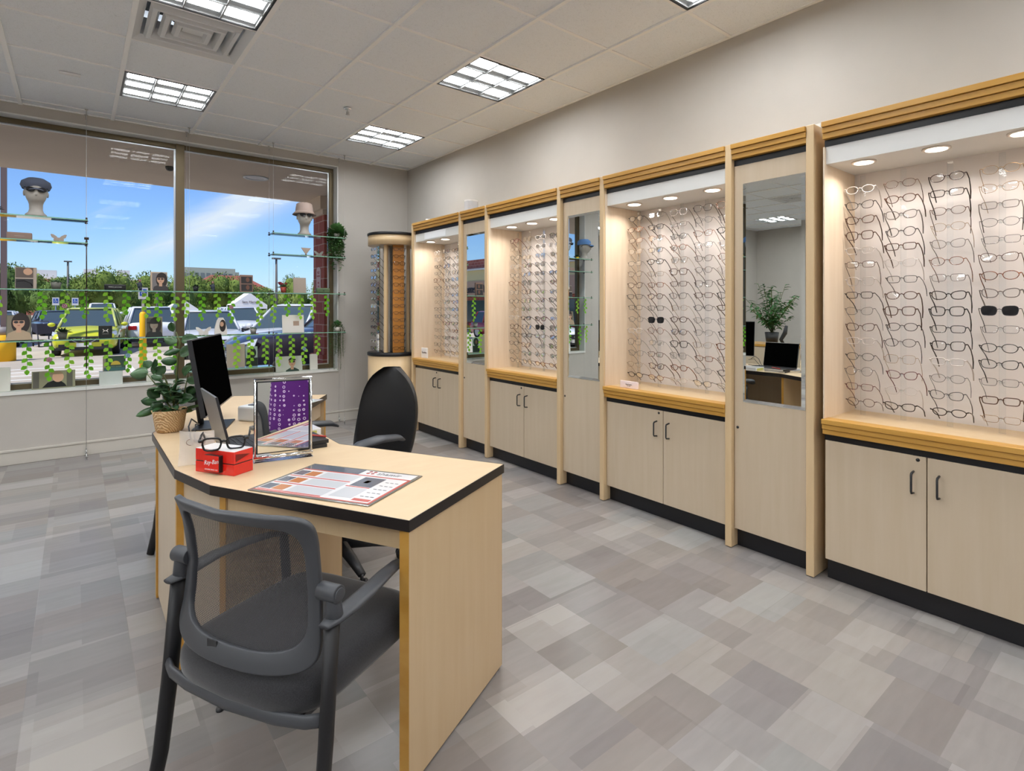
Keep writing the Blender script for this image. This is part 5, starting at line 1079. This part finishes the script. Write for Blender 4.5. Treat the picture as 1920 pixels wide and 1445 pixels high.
N, L, bb_ = nodes(brick); tc = N.new('ShaderNodeTexCoord'); mp = N.new('ShaderNodeMapping'); mp.inputs['Rotation'].default_value = (pi / 2, 0, 0)
bt = N.new('ShaderNodeTexBrick'); bt.inputs['Color1'].default_value = (*s2l(182, 102, 86), 1); bt.inputs['Color2'].default_value = (*s2l(162, 86, 72), 1); bt.inputs['Mortar'].default_value = (*s2l(206, 168, 150), 1)
bt.inputs['Scale'].default_value = 1; bt.inputs['Brick Width'].default_value = .4; bt.inputs['Row Height'].default_value = .2; bt.inputs['Mortar Size'].default_value = .009
cx_ = N.new('ShaderNodeSeparateXYZ'); cb = N.new('ShaderNodeCombineXYZ'); ad = N.new('ShaderNodeMath'); ad.operation = 'ADD'
L.new(tc.outputs['Object'], cx_.inputs[0]); L.new(cx_.outputs[0], ad.inputs[0]); L.new(cx_.outputs[1], ad.inputs[1]); L.new(ad.outputs[0], cb.inputs[0]); L.new(cx_.outputs[2], cb.inputs[1]); L.new(cb.outputs[0], bt.inputs[0]); L.new(bt.outputs[0], bb_.inputs['Base Color'])
t = thing('brick_column', 'red brick canopy column with a stepped base outside the right pane', 'column', (0, 0, 0))
MB().box(3.30, 3.95, 9.62, 10.18, GZ + .29, 2.9).build('shaft', brick, t); MB().box(3.22, 4.03, 9.54, 10.26, GZ + .29, .28).box(3.26, 3.99, 9.58, 10.22, .28, .48).build('base', brick, t)
MB().box(3.26, 3.99, 9.58, 10.22, 2.9, 2.98).box(3.2, 4.05, 9.52, 10.28, 2.98, 3.2).build('capital', stucco, t)
t = thing('no_parking_sign', 'white and red arched notice fixed to the brick column outside', 'sign', (3.297, 9.90, 1.60)); sg_ = M_('sign_pinkish', (232, 200, 192)); srd = M_('sign_red', (190, 60, 54))
pts = [(.11, 0), (.11, .34)] + [(.11 * cos(a), .34 + .07 * sin(a)) for a in [pi * k / 8 for k in range(1, 8)]] + [(-.11, .34), (-.11, 0)]
MB().prism(pts, 0, .004, M=Matrix(((0, 0, -1, 0), (-1, 0, 0, 0), (0, 1, 0, 0), (0, 0, 0, 1)))).build('plate', sg_, t)
text('lettering', 'NO', .075, srd, t, (-.005, 0, .31), (pi / 2, 0, -pi / 2)); text('lettering', 'PARKING', .042, srd, t, (-.005, 0, .25), (pi / 2, 0, -pi / 2)); text('lettering', 'FIRE', .05, srd, t, (-.005, 0, .13), (pi / 2, 0, -pi / 2)); text('lettering', 'LANE', .04, srd, t, (-.005, 0, .07), (pi / 2, 0, -pi / 2))
t = thing('canopy_downlight', 'round white recessed light in the canopy soffit outside the right pane', 'downlight', (2.03, 8.81, 3.199))
MB().lathe([(.17, .0), (.165, -.012), (.12, -.006), (.12, .0)], n=36).build('ring', white_m, t); MB().lathe([(.119, -.004), (.119, -.002)], n=30, smooth=False).build('lens', mat('soffit_lens', s2l(214, 206, 196), .4), t)
t = thing('soffit_camera', 'small grey dome fitting under the canopy soffit near the mullion', 'camera', (.98, 8.87, 3.2)); MB().lathe([(.05, 0), (.05, -.02), (.035, -.05), (.001, -.06)], n=20).build('dome', pot_g, t)
# pole with yellow base
t = thing('lamp_pole', 'brown square lamp pole on a yellow concrete base at the left edge', 'lamp pole', (-1.68, 23.4, GZ)); yel = mat('safety_yellow', s2l(244, 186, 24), .6)
MB().lathe([(.28, 0), (.28, .78), (.26, .8)], n=32).build('concrete_base', yel, t); MB().box(-.07, .07, -.07, .07, 1.05, 8.5).build('shaft', mat('pole_brown', s2l(118, 98, 92), .6), t); MB().lathe([(.19, .8), (.17, 1.05)], n=24).build('base_cover', mat('pole_cover', s2l(140, 132, 130), .6), t)
MB().box(-.6, .6, -.15, .15, 8.5, 8.6).build('lamp_head', mat('pole_brown', s2l(118, 98, 92), .6), t)
t = thing('bollard', 'yellow steel bollard in the car park carrying an accessible parking sign', 'bollard', (1.323, 17.12, GZ)); MB().lathe([(.075, 0), (.075, 1.48), (.05, 1.53), (.001, 1.55)], n=24).build('post', yel, t)
def acc_sign(x, y, z0, h, w, label, pole=True):
    s_ = thing('accessible_parking_sign', label, 'sign', (x, y, z0)); 
    if pole: MB().cyl((0, 0, 0), (0, 0, h), .03, n=10).build('post', steel, s_)
    p = MB().box(-w / 2, w / 2, -.045, -.035, h - w * 1.45, h).build('plate', offw, s_); bl = M_('sign_blue', (60, 96, 176)); k = w / .34
    MB().box(-w * .36, w * .36, -.048, -.045, h - w * 1.05, h - w * .2).build('blue_field', bl, s_)
    b = MB().tube([(-.02 * k, -.05, h - w * .35), (-.01 * k, -.05, h - w * .65), (.06 * k, -.05, h - w * .65), (.085 * k, -.05, h - w * .88)], .013 * k, 6); b.ball((-.02 * k, -.05, h - w * .3), .018 * k, .01, .018 * k, 8)
    b.tube([(.05 * k * cos(a) - .01 * k, -.05, h - w * .72 + .05 * k * sin(a)) for a in [R(130 + 230 * q / 10) for q in range(11)]], .009 * k, 5); b.build('wheelchair_symbol', offw, s_)
acc_sign(1.323, 17.12, GZ + 1.55, .60, .20, 'blue accessible parking sign above the yellow bollard')
for x, y, lb in ((-3.4, 47, 'small accessible parking sign far left among the parked cars'), (-1.0, 49, 'small accessible parking sign above the dark parked car'), (0.0, 50, 'small accessible parking sign left of the yellow car roof')): acc_sign(x, y, GZ, 2.3, .36, lb)
for i in range(8): tag(MB().box(-5, .95 - .04 * i, 13.2 + i * .95, 13.32 + i * .95, GZ, GZ + .006).build('hatch_line', mat('road_white', s2l(236, 234, 230), .8)), f'white painted hatch line on the parking lot, {ORD[i + 1]} from the sidewalk', 'road marking', 'painted lot lines')
for i, x in enumerate((1.1, 3.6)): tag(MB().box(x, x + .12, 14, 15.2 if i else 19, GZ, GZ + .006).build('bay_line', mat('road_white', s2l(236, 234, 230), .8)), f'white painted bay line running away from the window, {ORD[i + 1]} from left', 'road marking', 'painted lot lines')
# ---- cars
cg = mat('car_glass', s2l(70, 84, 92), .08, spec=.8); tyre = mat('tyre', (.012, .012, .013), .8); rim_m = mat('alloy_rim', s2l(176, 178, 182), .3, .7); hl = mat('headlight', s2l(214, 220, 226), .1, .3); tl_ = mat('tail_light', s2l(190, 24, 30), .2); dkp = mat('car_trim_black', (.02, .02, .024), .45); plate = M_('number_plate', (226, 226, 220))
def car(name, loc, rz, col, label, H=1.66, L_=4.6, Wd=1.84, hood=0, roofm=None, group='cars in the parking lot'):
    t = thing(name, label, 'car', (*loc, GZ), rz=rz, group=group); pm = mat('paint_' + '_'.join(str(c) for c in col), s2l(*col), .28, coat=.6)
    w = Wd / 2; bz = H * .60; hz = H * .55
    st = [(-L_ / 2, .38, bz * .86, w * .84), (-L_ / 2 + .12, .26, bz * .99, w * .94), (-L_ / 2 + .6, .24, bz * 1.02, w), (0, .22, bz * 1.0, w), (L_ / 2 - 1.35 - hood, .22, bz * .99, w), (L_ / 2 - .9 - hood, .22, hz * 1.03, w * .99), (L_ / 2 - .35, .24, hz * .93, w * .94), (L_ / 2 - .06, .27, hz * .80, w * .86), (L_ / 2, .34, hz * .66, w * .78)]
    vs = []; n = 14
    for x, z0, z1, ww in st:
        m = (z0 + z1) / 2
        q = [(0, z0), (ww * .86, z0), (ww * .97, z0 + .08), (ww, m - .05), (ww * .995, m + .12), (ww * .93, z1 - .05), (ww * .78, z1 - .0), (0, z1 + .035)]
        vs += [(x, y, z) for y, z in q] + [(x, -y, z) for y, z in q[1:-1]][::-1]
    k = 14; b = MB().add(vs, [(i * k + j, i * k + (j + 1) % k, (i + 1) * k + (j + 1) % k, (i + 1) * k + j) for i in range(len(st) - 1) for j in range(k)] + [tuple(range(k))[::-1], tuple(range((len(st) - 1) * k, len(st) * k))], 0, True)
    b.build('body', pm, t)
    xb, xf = -L_ / 2 + .28, L_ / 2 - 1.22 - hood; rb, rf = -L_ / 2 + .55, L_ / 2 - 2.05 - hood; zb = bz * .99
    def cabin(x0, x1, X0, X1, w0, w1, z0, z1): return [(x0, w0, z0), (x1, w0 * .97, z0), (x1, -w0 * .97, z0), (x0, -w0, z0), (X0, w1, z1), (X1, w1 * .97, z1), (X1, -w1 * .97, z1), (X0, -w1, z1)]
    v8 = cabin(xb, xf, rb, rf, w * .90, w * .70, zb - .02, H - .05)
    MB().add(v8, [(0, 1, 5, 4), (1, 2, 6, 5), (2, 3, 7, 6), (3, 0, 4, 7), (4, 5, 6, 7)]).build('windows', cg, t)
    rv = cabin(rb - .05, rf + .07, rb + .15, rf - .25, w * .73, w * .62, H - .06, H)
    b = MB().add(rv, [(0, 1, 5, 4), (1, 2, 6, 5), (2, 3, 7, 6), (3, 0, 4, 7), (4, 5, 6, 7), (3, 2, 1, 0)], 0, True)
    for i, j in ((0, 4), (1, 5), (2, 6), (3, 7)): b.tube([v8[i], v8[j]], .045, 6)
    for s_ in (-1, 1): b.tube([(.1, s_ * w * .91, zb), (-.1, s_ * w * .715, H - .05)], .04, 5); b.tube([(-1.0, s_ * w * .91, zb), (-1.05, s_ * w * .72, H - .05)], .04, 5)
    b.build('roof_and_pillars', roofm or pm, t)
    for x in (-L_ / 2 + .85, L_ / 2 - .88):
        for s_ in (-1, 1):
            M0 = Matrix.Translation((x, s_ * (w - .11), .345)) @ Matrix.Rotation(R(90), 4, 'X')
            wh = MB().lathe([(.2, -.1), (.33, -.1), (.345, -.07), (.345, .07), (.33, .1), (.2, .1)], n=24, M=M0).build('wheel', tyre, t)
            MB().lathe([(.001, -.105), (.21, -.102), (.225, -.095), (.225, .095), (.21, .102), (.001, .105)], n=10, M=M0, smooth=False).build('rim', rim_m, wh)
    fx = L_ / 2
    for s_ in (-1, 1):
        MB().add([(fx - .30, s_ * w * .93, hz * .80), (fx - .05, s_ * w * .60, hz * .68), (fx - .02, s_ * w * .56, hz * .80), (fx - .36, s_ * w * .92, hz * .92), (fx - .34, s_ * w * .80, hz * .8), (fx - .1, s_ * w * .5, hz * .7)], [(0, 1, 2, 3), (3, 2, 5, 4), (0, 4, 5, 1)] if s_ > 0 else [(3, 2, 1, 0), (4, 5, 2, 3), (1, 5, 4, 0)]).build('headlight', hl, t, solid=.03)
        MB().box(-fx - .015, -fx + .22, min(s_ * w * .62, s_ * w * .93), max(s_ * w * .62, s_ * w * .93), bz * .72, bz * .88).build('tail_light', tl_, t, bevel=.02)
        MB().ball((L_ / 2 - 1.45 - hood, s_ * (w + .10), bz * 1.06), .07, .11, .075, 12).build('side_mirror', pm, t)
        MB().box(fx - .1, fx + .004, min(s_ * w * .5, s_ * w * .72), max(s_ * w * .5, s_ * w * .72), .32, .42).build('fog_lamp', dkp, t, bevel=.01)
    MB().box(fx - .12, fx + .012, -w * .44, w * .44, hz * .52, hz * .74).box(fx - .1, fx + .014, -w * .8, w * .8, .22, .31).build('grille', dkp, t, bevel=.015)
    MB().box(-fx - .01, -fx + .1, -w * .85, w * .85, .24, .45).build('rear_bumper', dkp, t, bevel=.02)
    MB().box(fx + .012, fx + .02, -.2, .2, hz * .36, hz * .50).box(-fx - .02, -fx - .005, -.2, .2, bz * .6, bz * .72).build('number_plate', plate, t)
    e = MB().tube([(fx + .018, .085 * cos(a), hz * .63 + .05 * sin(a)) for a in [2 * pi * q / 18 for q in range(18)]], .009, 5, closed=True); e.box(fx + .01, fx + .022, -.1, .1, hz * .62, hz * .645); e.build('badge', rim_m, t)
    for s_ in (-1, 1): MB().tube([(fx - .0, s_ * .14, hz * .50), (fx + .0, s_ * .30, hz * .60), (fx - .05, s_ * w * .5, hz * .74)], .018, 5).build('grille_trim', rim_m, t)
    return t
F = R(-90)
car('suv', (.47, 26.2), F + R(-6), (204, 206, 46), 'bright yellow green SUV parked facing the window', roofm=mat('yellow_suv_roof', s2l(190, 196, 110), .3, coat=.5), H=1.64)
car('suv', (2.5, 29.9), R(90), (232, 234, 238), 'white SUV with red tail lights parked right of the yellow SUV', H=1.68)
car('car', (3.55, 21.9), F + R(-4), (206, 208, 212), 'silver car facing the window right of the mullion', H=1.55)
car('suv', (5.25, 12.5), R(180), (40, 36, 50), 'big dark SUV with a glossy bonnet close outside the right pane', H=2.05, L_=5.8, Wd=2.0, hood=.55)
car('suv', (6.4, 31), F, (216, 218, 222), 'white SUV partly hidden by the window mullion', H=1.66)
car('suv', (5.3, 17.6), R(222), (214, 216, 222), 'silver white SUV just behind the big dark bonnet', H=1.75, L_=4.7, Wd=1.9)
car('car', (-2.7, 33), F, (196, 198, 204), 'silver car behind the brown lamp pole at the left edge', H=1.5)
car('car', (-.9, 44), F + R(10), (64, 70, 84), 'dark blue grey car left of the yellow SUV', H=1.45)
car('car', (-3.9, 40.5), F, (226, 226, 230), 'white hatchback left of the dark parked car', H=1.5)
car('car', (6.9, 37.5), F, (150, 44, 44), 'red car behind the silver car right of the mullion', H=1.48)
car('van', (1.5, 50), F, (234, 234, 236), 'white van in the back row above the yellow SUV bonnet', H=1.95)
car('car', (-4.8, 60), R(0), (70, 72, 84), 'dark car in the back row at the far left', H=1.45)
car('car', (.7, 56), R(90), (236, 236, 238), 'white car in the back row left of the small white van', H=1.45)
car('car', (4.6, 57), R(90), (190, 192, 198), 'grey car in the back row beside the white tent', H=1.45)
car('car', (16.5, 54), R(0), (120, 124, 132), 'grey car in the back row right of the tent', H=1.45)
car('car', (20.5, 49), R(0), (230, 230, 232), 'white car in the back row beside the brick column', H=1.45)
car('car', (-9.2, 17.5), F, (224, 226, 230), 'white car outside seen in the farthest cabinet mirror', H=1.48)
car('car', (-11.8, 23), F, (170, 40, 40), 'red car outside seen in the farthest cabinet mirror', H=1.45)
# shopping cart
t = thing('shopping_cart', 'dark plastic shopping cart standing left of the yellow SUV', 'shopping cart', (-1.02, 31.0, GZ), rz=R(15)); cn = mat('cart_navy', s2l(56, 54, 66), .6)
b = MB().add([(-.28, -.42, .55), (.28, -.42, .55), (.24, .42, .62), (-.24, .42, .62), (-.32, -.46, .95), (.32, -.46, .95), (.30, .48, .95), (-.30, .48, .95)], [(0, 1, 2, 3), (0, 4, 5, 1), (1, 5, 6, 2), (2, 6, 7, 3), (3, 7, 4, 0)]); b.build('basket', cn, t, solid=.02)
MB().tube([(-.3, .5, .95), (-.3, .62, 1.05), (.3, .62, 1.05), (.3, .5, .95)], .018, 6).build('handle', cn, t)
b = MB()
for s_ in (-1, 1): b.tube([(s_ * .28, .45, .6), (s_ * .28, .45, .18), (s_ * .26, -.45, .15), (s_ * .26, -.3, .58)], .022, 6)
b.box(-.28, .28, -.4, .4, .17, .2); b.build('frame', cn, t)
for x in (-.24, .24):
    for y in (-.4, .4): MB().cyl((x - .015, y, .075), (x + .015, y, .075), .075, n=14).tube([(x, y, .08), (x, y, .17)], .02, 6).build('caster', tyre, t)
# ---- tents
def tent(x, y, w, h, label, txt=None):
    t = thing('event_tent', label, 'tent', (x, y, GZ), group='white tents in the car park'); tm = M_('tent_white', (236, 232, 228), .8)
    MB().add([(-w, -w * .8, h), (w, -w * .8, h), (w, w * .8, h), (-w, w * .8, h), (0, -w * .8, h * 1.62), (0, w * .8, h * 1.62)], [(0, 1, 4), (2, 3, 5), (1, 2, 5, 4), (3, 0, 4, 5), (3, 2, 1, 0)]).build('roof', tm, t)
    MB().box(-w, w, -w * .8 - .02, -w * .8, h - .35, h).build('valance', tm, t)
    for sx_ in (-1, 1):
        for sy_ in (-1, 1): MB().cyl((sx_ * w * .98, sy_ * w * .78, 0), (sx_ * w * .98, sy_ * w * .78, h), .04, n=8).build('pole', steel, t)
    if txt: text('lettering', txt, .3, M_('tent_print', (110, 96, 100)), t, (.1, -w * .8 - .03, h * 1.15), depth=.01)
tent(12.6, 58, 1.5, 1.85, 'white gabled tent with grey lettering beyond the silver car', 'Sam Mariano')
tent(7.0, 56, 1.2, 1.45, 'small white tent beside the mullion, far across the car park')
# ---- lamp posts
for x, y, h, lb in ((-.56, 73, 6.2, 'thin dark lamp post left of the bronze window cable'), (12.6, 48, 5.55, 'tall grey lamp post beyond the right pane'), (5.65, 59.5, 4.2, 'thin dark lamp post just right of the mullion')):
    t = thing('lamp_post', lb, 'lamp post', (x, y, GZ)); MB().cyl((0, 0, 0), (0, 0, h), .12, .08, n=8).build('shaft', mat('lamp_grey', s2l(96, 92, 88), .6), t); MB().box(-.32, .32, -.15, .15, h, h + .12).build('lamp_head', mat('lamp_grey', s2l(96, 92, 88), .6), t)
# ---- trees
tg = [noisy(mat(f'tree_green_{n}', (.1, .2, .05), .9), s2l(*a), s2l(*c), .6) for n, a, c in (('olive', (92, 114, 42), (134, 150, 72)), ('deep', (72, 98, 42), (106, 130, 62)), ('light', (112, 132, 52), (150, 166, 86)))]
bark = mat('bark', s2l(82, 70, 58), .9)
def crown_mesh(seed, n=7000):
    rr = random.Random(seed); b = MB(); lumps = [(rr.uniform(-.55, .55), rr.uniform(-.55, .55), rr.uniform(.18, .82), rr.uniform(.24, .40)) for _ in range(16)] + [(0, 0, .55, .48)]
    for l in lumps: b.ball((l[0], l[1], l[2]), l[3] * .72, l[3] * .72, l[3] * .52, 10)
    for _ in range(n):
        x, y, z, r_ = rr.choice(lumps); a = rr.uniform(0, 2 * pi); e = math.asin(rr.uniform(-.9, 1)); d = Vector((cos(a) * cos(e), sin(a) * cos(e), sin(e) * .8)); p = Vector((x, y, z)) + d * r_ * rr.uniform(.8, 1.06)
        s_ = rr.uniform(.014, .032); u = Vector((rr.uniform(-1, 1), rr.uniform(-1, 1), rr.uniform(-1, 1))).normalized(); w_ = d.cross(u).normalized() if d.cross(u).length > .1 else Vector((1, 0, 0)); u = (d * .3 + u).normalized()
        b.add([p - u * s_ - w_ * s_ * .6, p + u * s_ - w_ * s_ * .4, p + u * s_ * .8 + w_ * s_ * .6, p - u * s_ * .7 + w_ * s_ * .5], [(0, 1, 2, 3)])
    return b
cm = []
for i in range(3):
    o = crown_mesh(40 + i).build('foliage', tg[i]); cm.append(o.data); bpy.data.objects.remove(o)
TRE = [(-9.5, 96, 7.6, 8, 2, 'tall pale green tree on the rise at the far left'), (-6.3, 85.5, 7.7, 6.6, 1, 'tall tree left of the two picture photo block'), (-3.4, 104.9, 7.1, 8.5, 2, 'broad light tree behind the thin lamp post'), (-0.9, 79.8, 5.5, 5.7, 1, 'dark tree above the shopping cart'), (1.7, 69.4, 5.5, 4.9, 0, 'round olive tree behind the bronze cable'), (3.7, 87.1, 5.8, 4.8, 0, 'olive tree above the yellow SUV roof'), (4.6, 74.2, 4.0, 3.6, 1, 'low dark tree over the black brand block'), (7.4, 80.0, 5.7, 5.2, 0, 'bushy tree left of the mullion'), (8.1, 67.2, 4.5, 3.4, 1, 'tree hidden half behind the mullion'), (9.5, 72.1, 5.6, 4.5, 0, 'round tree just right of the mullion'), (12.2, 87.4, 4.3, 4.5, 2, 'low light tree in front of the red roof'), (14.2, 78.4, 5.8, 5.3, 0, 'big spreading tree behind the brown photo block'), (16.1, 70.0, 4.7, 4.7, 1, 'tree sloping down toward the tall lamp post'), (19.5, 76.2, 4.5, 4.5, 2, 'bright tree behind the red potted flowers'), (20.1, 66.8, 5.3, 4.0, 0, 'tree right of the tall lamp post'), (24.3, 70.8, 6.5, 3.1, 2, 'pointed tree left of the brick column'), (28.8, 78.8, 5.5, 5.2, 1, 'dark tree beside the brick column'), (35.6, 87.1, 6.6, 6.6, 0, 'tree hidden behind the brick column')]
for i, (x, y, h, wd, k, lb) in enumerate(TRE):
    t = thing('tree', lb, 'tree', (x, y, GZ), group='trees beyond the car park'); MB().cyl((0, 0, 0), (0, 0, h * .6), .16, .1, n=8).build('trunk', bark, t)
    o = bpy.data.objects.new('foliage', cm[k]); C.objects.link(o); o.parent = t; o.scale = (wd * .62, wd * .62, h * .92); o.location = (0, 0, h * .02); o.rotation_euler = (0, 0, i * 1.7)
# hedge at the back of the lot
b = MB(); rr = random.Random(9)
for q in range(48):
    x = 1.2 + q * .65; b.ball((x, 57 + (x > 3) * 1.0 + rr.uniform(-.4, .4), .55), .8, .7, 1.0 * rr.uniform(.8, 1.1), 8)
for _ in range(5000):
    x = rr.uniform(.6, 32); p = Vector((x, 56.2 + (x > 3) * 1.0 + rr.uniform(-.3, .9), rr.uniform(-.4, 1.0))); s_ = .16; b.add([p + Vector((rr.uniform(-s_, s_), rr.uniform(-s_, s_), rr.uniform(-s_, s_))) for _k in range(3)], [(0, 1, 2)])
o = tag(b.build('hedge', tg[1], loc=(0, 5.2, GZ)), 'long clipped dark green hedge behind the parked cars', 'hedge')
tag(MB().box(-2.6, -1.0, 70, 74, GZ, GZ + .25).build('flower_bed', M_('mulch_orange', (190, 112, 70))), 'orange mulch bed under the trees beyond the dark car', 'flower bed')
# ---- buildings far off
def shop(x0, x1, y, h, label, bm, units):
    t = thing('brick_building', label, 'building', (0, 0, 0), group='brick buildings beyond the trees'); MB().box(x0, x1, y, y + 14, GZ, h).build('wall', bm, t); MB().box(x0 - .2, x1 + .2, y - .2, y + 14, h, h + .35).build('parapet', M_('parapet_cream', (226, 210, 196)), t)
    for q in range(int((x1 - x0) / 3)): MB().box(x0 + 1 + q * 3, x0 + 2.8 + q * 3, y - .06, y, 2.6, h * .62).build('window', M_('window_pale', (216, 220, 222)), t)
    for ux, uw, uh in units: MB().box(ux, ux + uw, y + 3, y + 6, h + .3, h + .3 + uh).build('roof_unit', M_('roof_unit_white', (206, 206, 204)), t)
bkf = M_('far_brick', (176, 106, 84)); shop(-13, 10.5, 150, 7.0, 'long low brick building behind the trees left of the mullion', bkf, [(-6.6, 3.6, 1.7), (1.4, 2.6, 2.2), (7.2, 2.2, 2.2), (-9.5, 1, 2.2)])
t = thing('brick_building', 'building with a red hipped roof between trees right of the mullion', 'building', (0, 0, 0), group='brick buildings beyond the trees')
MB().box(14, 25, 100, 112, GZ, 4.0).build('wall', M_('far_cream', (170, 150, 130)), t); MB().add([(13.4, 99.4, 4.0), (25.6, 99.4, 4.0), (25.6, 112.6, 4.0), (13.4, 112.6, 4.0), (17.5, 106, 6.7), (22.5, 106, 6.7)], [(0, 1, 5, 4), (1, 2, 5), (2, 3, 4, 5), (3, 0, 4), (3, 2, 1, 0)]).build('roof', M_('roof_red', (150, 84, 70)), t)
t = thing('office_block', 'distant pale grey office block above the red roof', 'building', (0, 0, 0)); MB().box(26, 42, 210, 225, GZ, 14.3).box(30, 44, 214, 226, GZ, 13.4).build('wall', M_('block_grey', (160, 164, 150)), t)
for q in range(9): MB().box(26.8 + q * 1.65, 27.9 + q * 1.65, 209.9, 210, 10.8, 12.6).build('window', M_('window_grey', (110, 118, 116)), t)
# ---- the plaza wing on the left, seen in the mirrors
t = thing('plaza_wing', 'cream and brick shopfront wing seen reflected in the cabinet mirrors', 'building', (0, 0, 0)); cr1 = M_('plaza_cream', (222, 204, 150)); tan = M_('plaza_tan', (196, 160, 132))
MB().box(-26, -17, 13, 60, 3.2, 4.0).build('cream_band', cr1, t); MB().box(-26, -16.9, 13, 60, 2.1, 3.2).build('sign_band', tan, t); MB().box(-26, -17.2, 30, 60, 4.1, 4.8).build('brick_gable', brick, t); MB().box(-26, -17.4, 13, 60, GZ, 2.1).build('brick_front', brick, t)
for q in range(12): MB().box(-17.42, -17.36, 14 + q * 3.8, 16.9 + q * 3.8, .2, 1.8).build('window', cg, t)
MB().box(-26, -16.8, 13, 60, 3.98, 4.1).build('coping', offw, t); MB().box(-17.3, -16.7, 13, 60, GZ, -.05).build('kerb', yel, t)
text('lettering', 'Land of Gems', .85, mat('sign_char', s2l(60, 56, 64), .5), t, (-16.86, 32.4, 2.6), (pi / 2, 0, pi / 2), .04, .2); text('lettering', 'T', 1.5, mat('sign_leaf_green', s2l(40, 170, 90), .5), t, (-16.86, 21.5, 2.9), (pi / 2, 0, pi / 2), .05)
